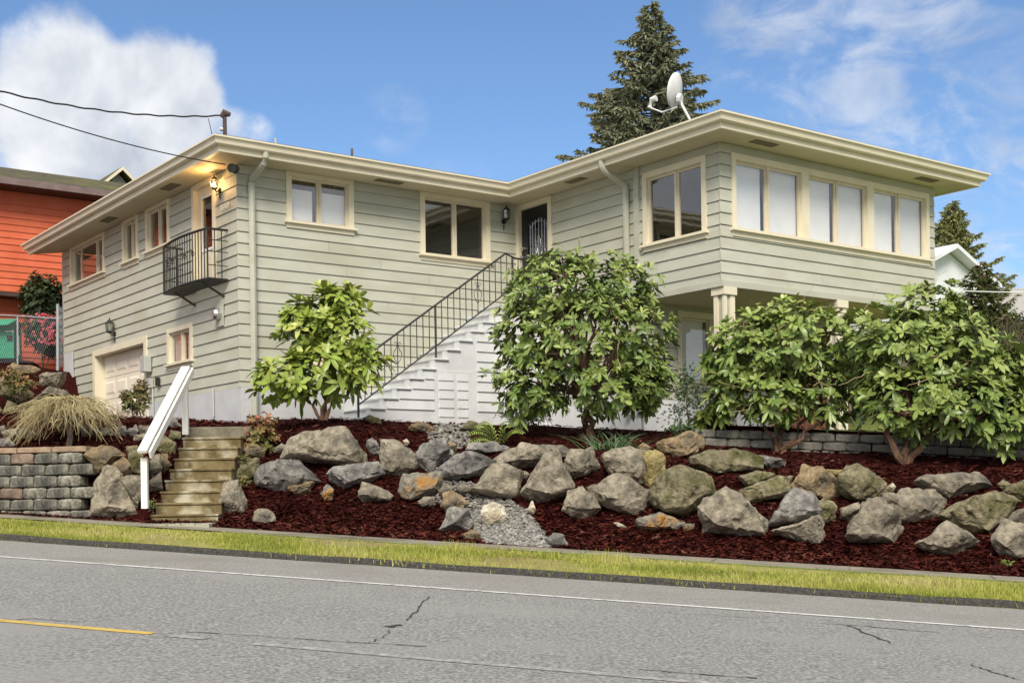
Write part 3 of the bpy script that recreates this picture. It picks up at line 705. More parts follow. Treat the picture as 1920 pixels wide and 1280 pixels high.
# wall lamps, number, meter, boxes ---------------------------------------
def lantern(key, a, z, sc=1.0, lit=False):
    fn = WALLS[key]
    b = MB(); b.tube([fn(a, .03, z-.12*sc), fn(a, .06, z-.12*sc)], .06*sc, 8)
    b.tube([fn(a, .05, z-.1*sc), fn(a, .12, z-.16*sc), fn(a, .17, z-.1*sc)], .014*sc, 5); b.tube([fn(a, .05, z-.2*sc), fn(a, .04, z-.32*sc)], [.02*sc, .008*sc], 5)
    lo = b.build('wall_lantern', 'iron', house)
    def ring(o_, r): return [(a+r*math.cos(i*math.pi/3), .17+r*math.sin(i*math.pi/3), o_) for i in range(6)]
    t = MB(); t.prism([fn(*p) for p in ring(z+.10*sc, .10*sc)], [fn(*p) for p in ring(z+.17*sc, .03*sc)]); t.tube([fn(a, .17, z+.17*sc), fn(a, .17, z+.22*sc)], [.02*sc, .006*sc], 5); t.build('cap', 'iron', lo)
    t = MB(); t.prism([fn(*p) for p in ring(z-.11*sc, .05*sc)], [fn(*p) for p in ring(z-.07*sc, .065*sc)])
    for p, q in zip(ring(z-.08*sc, .065*sc), ring(z+.11*sc, .09*sc)): t.tube([fn(*p), fn(*q)], .008*sc, 4)
    t.build('cage', 'iron', lo)
    for i in range(6):
        A, B_ = ring(z-.08*sc, .06*sc), ring(z+.11*sc, .083*sc)
        g = MB(); g.face([fn(*A[i]), fn(*A[(i+1) % 6]), fn(*B_[(i+1) % 6]), fn(*B_[i])]); g.build('lantern_pane', 'glass', lo)
    if lit:
        t = MB(); t.tube([fn(a, .17, z-.05), fn(a, .17, z+.0), fn(a, .17, z+.05)], [.02, .04, .015], 8); t.build('bulb', 'bulb', lo)
        ld = bpy.data.lights.new('lantern_light', 'POINT'); ld.energy = 8; ld.color = (1, .56, .20); ld.shadow_soft_size = .03
        l_ = bpy.data.objects.new('lantern_light', ld); col.objects.link(l_); l_.parent = lo; l_.location = fn(a, .26, z+.02)
lantern('L', .86, 8.40, 1.0, True); lantern('L', 7.72, 6.0, 1.25); lantern('F', 7.12, 8.40, 1.15)
def text_mesh(body, size, mname, par, name='lettering', ext=.008):
    cu = bpy.data.curves.new(name, 'FONT'); cu.body = body; cu.size = size; cu.extrude = ext; cu.align_x = 'CENTER'
    ob = bpy.data.objects.new(name+'_tmp', cu); col.objects.link(ob)
    dg = bpy.context.evaluated_depsgraph_get(); me = bpy.data.meshes.new_from_object(ob.evaluated_get(dg)); bpy.data.objects.remove(ob)
    me.materials.clear(); me.materials.append(M[mname]); o = bpy.data.objects.new(name, me); col.objects.link(o); o.parent = par; return o
num = text_mesh('10109', .20, 'white', house, 'house_number'); num.rotation_euler = (R(90), 0, R(-90)); num.location = (-.06, .58, 7.81)
fn = WALLS['L']
b = MB(); b.box(.74, 1.14, .045, .065, 5.28, 5.86, fn=fn); mt = b.build('electric_meter', 'siding', house)
b = MB(); b.tube([fn(.94, .06, 5.55), fn(.94, .16, 5.55), fn(.94, .22, 5.55)], [.13, .13, .09], 14); b.build('meter_glass', 'chrome', mt)
bevel(fbox(fn, 'junction_box', 'grey_box', house, 5.08, 5.36, .05, .24, 4.62, 5.02)); fbox(fn, 'utility_box', 'grey_box', house, 5.0, 5.2, .045, .15, 4.22, 4.46); fbox(fn, 'utility_box', 'iron', house, 4.55, 4.68, .045, .12, 4.24, 4.44)
for a_, z_ in ((1.35, 3.95), (5.0, 4.2)):
    b = MB(); b.tube([fn(a_, .06, z_), fn(a_, .06, 3.3)], .025, 6); b.build('conduit', 'grey_box', house)
b = MB(); b.box(-.50, .0, -.30, .12, 8.36, 8.58); fl = MB()
for (dx, sgn) in ((-.25, 1), (-.02, 1)):
    fl.tube([(-.12+dx*.4, -.25+dx*.2, 8.52), (-.25+dx*.4, -.45+dx*.2, 8.45), (-.30+dx*.4, -.52+dx*.2, 8.43)], [.04, .09, .1], 10)
fl.tube([(-.08, -.1, 8.60), (-.16, -.25, 8.54)], .02, 5); fl.build('flood_light', 'iron', house)
# chimney at the far side
ch = MB(); ch.box(BW+RW+.01, BW+RW+.24, -6.7, -5.9, 2.4, 7.28); cho = ch.build('chimney', 'mortar', house)
for k in range(26):
    for j in range(2):
        z0 = 5.2+k*.08; y0 = -6.712; x0 = BW+RW+.012 + (0 if (k+j) % 2 else .0) + j*.115
        s = MB(); s.box(x0, x0+.105, y0, y0+.03, z0, z0+.068); s.build('brick', 'brick', cho)
s = MB(); s.tube([(BW+RW+.12, -6.4, 7.28), (BW+RW+.12, -6.4, 7.5)], .05, 8); s.build('flue', 'brick', cho)
# porch posts and brick wainscot
for x in (BW, BW+3.62, BW+RW-.36):
    p = MB(); p.box(x+.06, x+.30, -CW+.0, -CW+.24, 2.6, 5.56); po = p.build('porch_post', 'siding', house)
    for (xa, xb, ya, yb) in ((x+.02, x+.10, -CW-.035, -CW+.03), (x+.21, x+.34, -CW-.035, -CW+.03), (x+.018, x+.058, -CW+.16, -CW+.27)):
        s = MB(); s.box(xa, xb, ya, yb, 2.62, 5.55); s.build('batten', 'cream', po)
    s = MB(); s.box(x-.01, x+.37, -CW-.07, -CW+.31, 5.54, 5.70); s.build('capital', 'cream', po)
bw = MB(); bw.box(11.7, 14.7, -4.62, -4.52, 2.7, 5.2); bwo = bw.build('brick_wainscot', 'mortar', house)
for k in range(24):
    for j in range(11):
        x0 = 11.72+j*.27+(.13 if k % 2 else 0); s = MB(); s.box(x0, min(x0+.25, 14.69), -4.64, -4.615, 2.74+k*.1, 2.74+k*.1+.085); s.build('brick', 'brick', bwo)

# exterior staircase ------------------------------------------------------
stair = empty('exterior_staircase', (XA, YA, 0), TH)
tag(stair, 'white painted concrete staircase climbing the front wall to the black front door', 'staircase')
sy0, sy1 = -1.2, -.03
def nose(i): return 2.51+.343*i, 3.42+.235*i
for i in range(-1, 12):
    x, z = nose(i); x1 = 7.5 if i == 11 else x+.40
    s = MB(); s.box(x+.03, x1, sy0+.02, sy1, z-.235, z-.05); st = s.build('riser', 'tread' if i > 99 else 'stair', stair)
    s = MB(); s.box(x-.01, x1-.02 if i < 11 else x1, sy0-.05, sy1, z-.05, z); bevel(s.build('tread', 'stair', stair), .012)
    s = MB(); s.box(x, x+.344 if i < 11 else 7.5, sy0, sy0+.2, 2.3, z-.05); s.build('side_block', 'stair', stair)
# course ledges on the side wall and a boarded hatch
for k in range(12):
    zc = 3.40+k*.235; xs = 2.51+.343*(k+1)+.08
    if zc > 5.9: break
    for (u0, u1) in ((xs, 4.20), (5.42, 7.45)):
        u0 = max(u0, xs)
        if u1-u0 > .1:
            s = MB(); s.prism([(u0, sy0, zc), (u0, sy0-.03, zc), (u0, sy0-.004, zc+.2), (u0, sy0, zc+.2)], [(u1, sy0, zc), (u1, sy0-.03, zc), (u1, sy0-.004, zc+.2), (u1, sy0, zc+.2)]); s.build('ledge_board', 'stair', stair)
s = MB(); s.box(4.24, 5.24, sy0-.012, sy0-.002, 3.1, 4.32); hat = s.build('hatch', 'stair', stair)
for (xa, xb) in ((4.32, 4.76), (4.84, 5.16)):
    for k in range(5):
        s = MB(); s.prism([(xa, sy0-.012, 3.25+k*.21), (xb, sy0-.012, 3.25+k*.21), (xb, sy0-.012, 3.41+k*.21), (xa, sy0-.012, 3.41+k*.21)], [(xa+.02, sy0-.03, 3.25+k*.21), (xb-.02, sy0-.03, 3.25+k*.21), (xb-.02, sy0-.014, 3.40+k*.21), (xa+.02, sy0-.014, 3.40+k*.21)]); s.build('panel_slat', 'stair', hat)
# iron railing
ry = sy0+.06
def rz(x): return 3.42+.685*(x-2.51)
rl = MB(); rl.tube([(2.25, ry, rz(2.25)+1.16), (6.35, ry, rz(6.35)+1.16), (6.62, ry, 7.12), (7.46, ry, 7.12)], .025, 6); rail = rl.build('railing', 'iron', stair)
s = MB(); s.tube([(2.25, ry, rz(2.25)+.22), (6.35, ry, rz(6.35)+.22), (6.62, ry, 6.2), (7.46, ry, 6.2)], .018, 6); s.build('bottom_rail', 'iron', rail)
k = 0; x = 2.25
while x < 7.5:
    base = rz(x)+.22 if x < 6.4 else 6.2; top = rz(x)+1.16 if x < 6.4 else 7.12
    big_ = k in (0, 12, 25, 30)
    if big_: base = (rz(x)-.05 if x < 6.4 else 6.0) if k else 2.9
    s = MB(); s.tube([(x, ry, base), (x, ry, top)], .026 if big_ else .011, 6)
    if k in (6, 19):
        zc = (base+top)/2
        for sg in (1, -1):
            s.tube([(x+sg*.11*math.sin(math.pi*q/10)*(1 if q > 3 else .6), ry, zc+.22-.44*q/10) for q in range(11)], .009, 4)
            s.tube([(x+sg*(.05+.04*math.cos(q*.7)), ry, zc+.23+.035*math.sin(q*.7)) for q in range(8)], .008, 4)
    s.build('newel' if big_ else 'baluster', 'iron', rail); k += 1; x += .172

# things on the roof
mast = empty('service_mast', H2W(.0, .64, 9.1)); tag(mast, 'steel service mast with weatherhead on the roof corner above the balcony', 'mast')
s = MB(); s.tube([(0, 0, -.3), (0, 0, .78)], .045, 8); s.build('pole', 'darkbrown', mast)
s = MB(); s.tube([(-.06, 0, .76), (.0, 0, .86), (.12, 0, .82)], [.07, .09, .05], 8); s.build('weatherhead', 'darkbrown', mast)
s = MB(); s.tube([(0, 0, .50), (-.1, 0, .50)], [.03, .05], 8); s.build('insulator', 'grey_box', mast)
mp_ = H2W(.0, .64, 9.1)
def cable(name, pts, r, label):
    s = MB(); s.tube(pts, r, 5); tag(s.build(name, 'cable'), label, 'cable')
def sagline(A, B_, sag, n=24): return [A.lerp(B_, k/n) - Vector((0, 0, sag*4*(k/n)*(1-k/n))) for k in range(n+1)]
tw = sagline(at(-260, 92, 21.0), mp_+Vector((-.1, 0, .8)), .35, 60)
tw = [p + Vector((0, 0, .010*math.sin(i*1.3))) for i, p in enumerate(tw)]
cable('service_cable', tw, .018, 'twisted black service cable running from the sky to the roof mast')
cable('telephone_cable', sagline(at(-260, 90, 21.0), H2W(-.35, -.15, 8.6), .25), .013, 'thin black cable running under the roof mast to the eave corner')
cable('drip_loop', [mp_+Vector((-.36+.33*k/10, 0, .74-.32*k/10-.45*math.sin(math.pi*k/10)**1.2)) for k in range(11)], .008, 'small loop of thin wire hanging beside the roof mast')
for (hx, hy, z0, z1, lb) in ((1.8, 1.8, 9.25, 9.95, 'slim pale vent pipe on the roof near the service mast'), (3.75, 1.6, 9.25, 9.95, 'slim rusty vent pipe on the roof above the front window')):
    s = MB(); s.tube([(0, 0, 0), (0, 0, z1-z0)], .03, 8); v = s.build('vent_pipe', 'grey_box' if hx < 2 else 'bark2'); v.location = H2W(hx, hy, z0); tag(v, lb, 'vent pipe')
dish = empty('satellite_dish', at(1298, 234, 26.3)); tag(dish, 'white satellite dish on a bent mast at the roof edge', 'satellite dish')
s = MB(); s.tube([(0, 0, -.12), (-.05, .02, .12), (-.2, .04, .42), (-.24, .04, .55)], .03, 8); s.build('mast', 'dish', dish, smooth=True)
s = MB(); s.box(-.07, .07, -.07, .07, -.12, -.09); s.build('foot', 'dish', dish)
ax = Vector((-.80, .52, .22)).normalized(); up = Vector((0, 0, 1)); u_ = ax.cross(up).normalized(); v_ = u_.cross(ax).normalized()
ctr = Vector((-.26, .02, .72))
s = MB(); rings = []
for i in range(7):
    r_ = .36*i/6; rings.append([ctr + ax*(.10*(i/6)**2) + u_*(r_*.92*math.cos(j*math.pi/14)) + v_*(r_*math.sin(j*math.pi/14)) for j in range(28)])
for A, B_ in zip(rings, rings[1:]):
    for j in range(28): s.face([A[j], A[(j+1) % 28], B_[(j+1) % 28], B_[j]])
ds = s.build('reflector', 'dish', dish, merge=True); ds.data.polygons.foreach_set('use_smooth', [True]*len(ds.data.polygons)); md = ds.modifiers.new('solid', 'SOLIDIFY'); md.thickness = .015
s = MB(); s.tube([ctr-ax*.02-v_*.16, ctr-ax*.09-v_*.16], [.11, .09], 8); s.tube([ctr-ax*.05-v_*.16, Vector((-.24, .04, .52))], .045, 6); s.build('bracket', 'dish', dish)
s = MB(); s.tube([ctr-v_*.34-ax*.02, ctr-v_*.46+ax*.3, ctr-v_*.38+ax*.62], .018, 6); s.build('feed_arm', 'dish', dish)
e_ = ctr-v_*.38+ax*.62
s = MB(); s.tube([e_, e_+v_*.16-ax*.02, e_+v_*.2-ax*.12], [.05, .06, .07], 8); s.build('feed_horn', 'dish', dish)

# ================================================================== GARDEN STEPS, RAIL, BLOCK WALLS
steps = empty('garden_steps', (-5.86, 22.5, 1.0)); tag(steps, 'mossy concrete garden steps rising from the sidewalk beside the white handrail', 'steps')
NS = 8; y0s, y1s = .12, 2.15
for i in range(NS):
    y = y0s + (y1s-y0s)*i/NS; z = .20+.207*i - .02
    w = .60 - .006*i; x = .05*y
    s = MB(); s.box(x-w, x+w, y, y+.36, z-.34, z-.03); so = s.build('step', 'step', steps)
    bevel(so, .02, 2)
    s = MB(); s.box(x-w-.01, x+w+.01, y-.025, y+.34, z-.03, z+.012); bevel(s.build('step_nosing', 'step', steps), .012, 2)
s = MB(); s.box(-.52, .80, y1s+.13, y1s+.45, 1.60, 1.86); bevel(s.build('top_slab', 'stepgrey', steps), .02)
lp = MB(); lp.box(-.62, .62, -.62, .16, -.12, .012); tag(lp.build('step_landing', 'flag', steps))
for i in range(5):
    for j in range(3):
        a, b_ = -.6+i*.245, -.60+j*.25; s = MB(); s.box(a+.01, a+.225, b_+.01, b_+.235, .012, .03+.004*((i*3+j) % 3)); s.build('paving_stone', 'flag', steps)

hr = empty('handrail', at(272, 940, 22.35)); tag(hr, 'white wooden plank handrail on two posts beside the garden steps', 'handrail')
o0 = hr.location
def rel(px, py, d): return at(px, py, d) - o0
s = MB(); a = rel(272.5, 858, 22.35); s.box(-.055, .055, -.05, .05, -.12, a.z); s.build('post', 'white', hr)
pb_ = rel(348, 800, 24.55); pt_ = rel(348, 722, 24.55)
s = MB(); s.box(pb_.x-.055, pb_.x+.055, pb_.y-.05, pb_.y+.05, pb_.z-.15, pt_.z); s.build('post', 'white', hr)
A, B_ = rel(267, 850, 22.15), rel(349, 692, 24.75); dd = (B_-A).normalized(); sd = Vector((1, -.05, 0)).normalized(); nn = sd.cross(dd).normalized()
s = MB(); s.prism([A-sd*.085+nn*.0, A+sd*.085, A+sd*.085+nn*.07, A-sd*.085+nn*.07], [B_-sd*.085, B_+sd*.085, B_+sd*.085+nn*.07, B_-sd*.085+nn*.07]); bevel(s.build('plank', 'white', hr), .01)
A2, B2 = A+sd*.13-nn*.10, B_+sd*.13-nn*.10
s = MB(); s.prism([A2-sd*.02, A2+sd*.02, A2+sd*.02+nn*.13, A2-sd*.02+nn*.13], [B2-sd*.02, B2+sd*.02, B2+sd*.02+nn*.13, B2-sd*.02+nn*.13]); s.build('side_plank', 'white', hr)

def stone_block(w, h, d, rg, rough=.02, n=3):
    bm = bmesh.new(); bmesh.ops.create_cube(bm, size=1)
    bmesh.ops.bevel(bm, geom=bm.edges[:], offset=.12, segments=1, affect='EDGES')
    bmesh.ops.subdivide_edges(bm, edges=bm.edges[:], cuts=1, use_grid_fill=True)
    off = Vector((rg.uniform(0, 50), rg.uniform(0, 50), 0))
    for v in bm.verts:
        v.co = Vector((v.co.x*w, v.co.y*d, v.co.z*h)); v.co += noise.noise_vector(v.co*6+off)*rough
    me = bpy.data.meshes.new('block'); bm.to_mesh(me); bm.free()
    me.polygons.foreach_set('use_smooth', [True]*len(me.polygons)); me.set_sharp_from_angle(angle=R(40)); return me
def block_wall(name, label, s0, s1, tt, base_h, rows, bh, bw_, mats, lean=.02, cap=None, slope=GRADE):
    sm_ = (s0+s1)/2; zs = lambda s: GRADE*sm_ + slope*(s-sm_)
    root = empty(name, (*XY((s0+s1)/2, tt).xy, GRADE*(s0+s1)/2+base_h)); tag(root, label, 'retaining wall')
    rot = math.atan2(RS.y, RS.x); r0 = root.location.copy()
    variants = {m: [stone_block(bw_*.965, bh*.95, .34, rnd, .022) for _ in range(3)] for m in set(mats)}
    for m in variants:
        for me in variants[m]: me.materials.append(M[m])
    for r_ in range(rows):
        s = s0 + (bw_/2 if r_ % 2 else 0) + rnd.uniform(-.05, .05)
        while s < s1 - (.1 if r_ < rows-1 else 0):
            m = rnd.choice(mats); w = bw_
            o = bpy.data.objects.new('block', rnd.choice(variants[m])); col.objects.link(o); o.parent = root
            p = XY(s, tt + lean*r_); o.location = Vector((p.x, p.y, zs(s)+base_h+bh*(r_+.5))) - r0
            fl_ = rnd.random() < .5
            o.rotation_euler = (rnd.gauss(0, .012), math.atan(slope)*(1 if fl_ else -1), rot+rnd.gauss(0, .015)+(math.pi if fl_ else 0)); s += bw_
    if cap:
        s = s0
        while s < s1-.2:
            o = bpy.data.objects.new('cap_block', stone_block(bw_*1.42, .11, .36, rnd, .006)); o.data.materials.append(M[cap]); col.objects.link(o); o.parent = root
            p = XY(s+.3, tt+lean*rows); o.location = Vector((p.x, p.y, zs(s)+base_h+bh*rows+.055)) - r0; o.rotation_euler = (0, 0, rot); s += bw_*1.46
    return root
block_wall('block_wall', 'weathered concrete block retaining wall with reddish cap blocks beside the sidewalk', 13.5, 18.1, 20.35, .08, 6, .212, .50, ['block']*8+['blockred'], cap='cap', slope=0.0)
block_wall('block_wall', 'low grey split-face block wall behind the rhododendron trunks', -4.6, 3.0, 25.45, 2.0, 3, .175, .46, ['blockgrey'], lean=.03)

# ================================================================== BOULDERS
ZA = lambda pts: [(380+x/3.3103, 740+y/3.3103) for x, y in pts]
ZB = lambda pts: [(880+x/3.3103, 760+y/3.3103) for x, y in pts]
ZC_ = lambda pts: [(1360+x/3.4286, 780+y/3.4286) for x, y in pts]
ZD = lambda pts: [(x/3.4286, 700+y/3.4286) for x, y in pts]
ZE = lambda pts: [(x/6.4, 660+y/6.4) for x, y in pts]
BANK, TIER, FARL = 'boulders in the mulch bank', 'boulders left of the garden steps', 'boulders below the orange house'
rocks = [
 (ZA([(525,385),(580,300),(640,245),(760,250),(870,240),(930,300),(975,370),(985,430),(930,440),(850,415),(760,375),(700,390),(630,410)]), 'tan', 'huge cracked tan boulder overhanging the mulch below the leafy shrub by the stair'),
 (ZA([(365,500),(395,440),(500,425),(585,418),(640,470),(700,530),(600,560),(490,595),(370,545)]), 'grey', 'broad flat grey boulder beside the garden steps'),
 (ZA([(785,490),(830,455),(960,455),(1060,430),(1100,490),(1010,540),(880,575),(800,520)]), 'grey', 'tilted grey slab with a brown end in the mulch'),
 (ZA([(1020,290),(1050,272),(1080,300),(1095,355),(1050,372),(1025,335)]), 'grey', None),
 (ZA([(1118,300),(1200,295),(1210,345),(1330,385),(1335,440),(1250,490),(1160,505),(1115,440)]), 'tan', 'squarish tan boulder with small pale stones on top'),
 (ZA([(1330,380),(1360,310),(1440,290),(1500,290),(1520,350),(1480,420),(1420,475),(1350,440)]), 'grey', 'upright grey boulder at the top of the gravel'),
 (ZA([(1480,470),(1530,400),(1650,378),(1790,420),(1700,490),(1570,515),(1480,500)]), 'grey', 'wedge-shaped blue-grey boulder right of the gravel'),
 (ZA([(1240,560),(1260,500),(1380,490),(1460,480),(1450,590),(1380,625),(1290,650),(1240,620)]), 'rust', 'blocky grey boulder with an orange rust stain beside the gravel'),
 (ZA([(200,490),(240,420),(330,405),(340,440),(320,500),(250,540),(195,520)]), 'moss', None),
 (ZA([(95,680),(140,555),(220,545),(260,650),(260,740),(130,735)]), 'tan', 'upright pinkish slab standing at the foot of the garden steps'),
 (ZA([(325,735),(345,715),(400,712),(440,760),(440,785),(380,798),(325,780)]), 'tan', 'small tan stone alone on the mulch near the sidewalk'),
 (ZA([(450,330),(490,305),(525,325),(490,360),(450,355)]), 'tan', None),
 (ZA([(975,600),(1000,555),(1080,575),(1160,625),(1150,650),(1000,655),(970,630)]), 'tan', None),
 (ZA([(740,610),(770,560),(810,590),(800,650),(760,650)]), 'rust', None),
 (ZA([(540,580),(620,545),(680,550),(660,600),(590,615)]), 'brown', None),
 (ZA([(1495,690),(1500,620),(1560,600),(1630,670),(1600,715),(1520,725)]), 'brown', None),
 (ZA([(1470,600),(1500,555),(1560,580),(1545,615),(1490,630)]), 'tan', None),
 (ZA([(1490,825),(1545,715),(1640,730),(1680,790),(1640,830),(1580,850)]), 'grey', 'blue-grey slab leaning at the low edge of the gravel'),
 (ZA([(1735,750),(1750,700),(1800,685),(1860,700),(1878,750),(1850,800),(1790,815),(1745,790)]), 'pale', 'round cream-coloured boulder sitting in the gravel'),
 (ZA([(1620,870),(1660,845),(1715,860),(1715,900),(1650,910)]), 'brown', None),
 (ZA([(1340,665),(1380,635),(1430,640),(1435,685),(1370,695)]), 'tan', None),
 (ZA([(1200,345),(1230,305),(1275,345),(1240,365)]), 'pale', 'small white wedge of stone lying on the squarish tan boulder'),
 (ZA([(1245,290),(1265,278),(1285,300),(1260,318)]), 'pale', 'small round peach pebble behind the white wedge of stone'),
 (ZA([(1290,200),(1340,165),(1400,185),(1430,215),(1380,235),(1310,225)]), 'brown', 'low brown stone on the mulch at the top of the gravel'),
 (ZA([(1600,215),(1650,165),(1700,175),(1715,215),(1650,228)]), 'moss', None),
 (ZA([(1515,330),(1530,290),(1575,310),(1570,345)]), 'brown', None),
 (ZA([(1650,345),(1670,310),(1790,295),(1880,330),(1850,355),(1700,360)]), 'grey', 'flat grey boulder just below the yellow-green fern'),
 (ZA([(1000,150),(1040,130),(1090,150),(1110,180),(1040,172)]), 'moss', None),
 (ZA([(1580,580),(1620,555),(1660,575),(1650,610),(1600,610)]), 'tan', None),
 (ZB([(20,525),(120,470),(150,385),(200,375),(300,430),(250,450),(290,560),(200,585),(110,520)]), 'tan', 'pyramid-shaped tan boulder above the round cream boulder'),
 (ZB([(165,355),(230,290),(330,255),(450,255),(560,280),(625,290),(610,325),(480,320),(400,350),(300,385),(220,375)]), 'tan', 'long low tan boulder under the strap-leaved clump'),
 (ZB([(350,530),(390,460),(430,400),(470,325),(540,320),(580,400),(590,480),(650,510),(560,560),(480,610),(380,570)]), 'tan', 'tall pointed tan boulder with a glossy streaked face'),
 (ZB([(600,350),(640,290),(750,275),(795,380),(730,430),(620,465),(590,400)]), 'tan', 'square-topped tan boulder left of the strap-leaved clump'),
 (ZB([(590,640),(620,540),(700,525),(770,590),(800,640),(700,710),(650,680)]), 'tan', None),
 (ZB([(750,510),(820,500),(920,440),(1030,510),(1110,550),(1110,620),(1060,670),(960,620),(800,590)]), 'tan', 'wide peaked tan boulder wedged in the middle of the bank'),
 (ZB([(850,330),(900,280),(1000,275),(1090,300),(1110,380),(1080,480),(1060,510),(960,470),(870,400)]), 'tan', 'big smooth tan boulder under the tree-shaped rhododendron'),
 (ZB([(1090,300),(1150,285),(1210,340),(1200,410),(1120,525),(1080,480)]), 'yellow', 'ochre-faced boulder leaning on the big smooth tan boulder'),
 (ZB([(1175,250),(1260,215),(1370,175),(1440,215),(1430,260),(1320,320),(1225,335)]), 'brown', 'brown wedge boulder highest on the bank by the ground cover'),
 (ZB([(1150,510),(1200,440),(1310,395),(1440,430),(1535,550),(1430,640),(1340,690),(1230,640),(1150,580)]), 'moss', 'large faceted boulder with greenish yellow patches'),
 (ZB([(1405,340),(1500,295),(1640,290),(1800,340),(1790,400),(1660,410),(1500,395),(1420,385)]), 'moss', 'long flat-topped boulder in front of the left bushy rhododendron'),
 (ZB([(1440,650),(1500,580),(1600,540),(1700,570),(1760,640),(1810,720),(1790,780),(1720,805),(1580,775),(1480,770)]), 'tan', 'large rounded tan boulder with a broken front low on the bank'),
 (ZB([(1045,720),(1100,685),(1180,680),(1310,725),(1290,755),(1150,765),(1060,750)]), 'rust', 'low boulder with an ochre stain half sunk in mulch'),
 (ZB([(1320,740),(1390,735),(1390,765),(1340,775)]), 'rust', None),
 (ZB([(310,430),(345,408),(370,430),(350,465)]), 'tan', None),
 (ZB([(480,830),(520,795),(580,810),(598,860),(560,880),(500,870)]), 'grey', 'smooth rounded grey stone at the corner of gravel and sidewalk'),
 (ZB([(1050,260),(1080,235),(1130,260),(1100,295)]), 'brown', None),
 (ZB([(360,650),(390,600),(410,650),(395,670)]), 'pale', None),
 (ZB([(900,730),(930,725),(970,755),(940,762)]), 'pale', 'small pale triangular stone lying flat on the mulch'),
 (ZC_([(225,260),(290,270),(380,290),(370,325),(300,345),(235,310)]), 'grey', None),
 (ZC_([(105,390),(200,365),(300,380),(280,430),(150,445)]), 'moss', None),
 (ZC_([(100,480),(200,450),(330,395),(410,400),(400,490),(250,545),(160,550)]), 'moss', None),
 (ZC_([(435,440),(510,330),(620,345),(680,390),(720,450),(700,525),(600,510),(480,485)]), 'brown', 'warm brown boulder on top of a grey one between the rhododendrons'),
 (ZC_([(640,350),(755,345),(740,380),(700,395)]), 'yellow', 'small yellow stone behind the warm brown boulder'),
 (ZC_([(750,400),(790,335),(850,325),(960,390),(1035,460),(1000,520),(870,560),(800,520),(745,460)]), 'moss', 'dark olive boulder below the right bushy rhododendron'),
 (ZC_([(300,690),(380,570),(440,485),(550,520),(600,600),(580,640),(430,690),(310,710)]), 'grey', 'smooth grey boulder under the warm brown one'),
 (ZC_([(320,740),(430,700),(600,645),(615,740),(600,815),(480,790)]), 'tan', 'pointed tan slab leaning below the smooth grey boulder'),
 (ZC_([(590,560),(640,525),(690,560),(710,640),(640,690),(600,640)]), 'moss', None),
 (ZC_([(750,600),(850,560),(870,590),(790,670),(750,650)]), 'tan', None),
 (ZC_([(810,760),(850,650),(900,580),(1000,555),(1080,620),(1110,720),(1080,820),(960,800),(830,790)]), 'tan', 'upright tan boulder with a white lichen streak on its face'),
 (ZC_([(1030,520),(1160,480),(1200,510),(1330,485),(1385,540),(1380,640),(1300,670),(1110,690),(1060,590)]), 'tan', 'broad blunt tan boulder beneath the long crest boulder'),
 (ZC_([(1250,420),(1320,380),(1500,375),(1600,375),(1660,440),(1480,480),(1440,530),(1330,460)]), 'tan', 'long tan boulder on the crest right of the thick forked trunk'),
 (ZC_([(1395,650),(1490,560),(1600,510),(1720,500),(1870,560),(1800,640),(1690,740),(1530,710)]), 'moss', 'large diamond-shaped boulder tinged with green'),
 (ZC_([(1255,820),(1430,695),(1520,750),(1610,800),(1490,880),(1390,870)]), 'tan', 'low pyramid boulder sitting in front on the mulch'),
 (ZC_([(1730,800),(1800,690),(1920,700),(1960,800),(1950,900),(1850,915),(1760,870)]), 'tan', None),
 (ZC_([(1800,680),(1860,620),(1930,600),(1960,690)]), 'tan', None),
 (ZC_([(1750,440),(1790,410),(1840,440),(1800,480)]), 'moss', None),
 (ZC_([(1800,490),(1850,440),(1930,420),(1960,540)]), 'moss', None),
 (ZC_([(1050,450),(1075,430),(1095,455),(1075,478)]), 'pale', 'small round yellowish stone above the upright lichen boulder'),
 (ZD([(1345,830),(1390,800),(1400,840),(1360,870)]), 'grey', None),
 (ZD([(1540,480),(1620,450),(1690,480),(1690,540),(1600,560)]), 'brown', None),
]
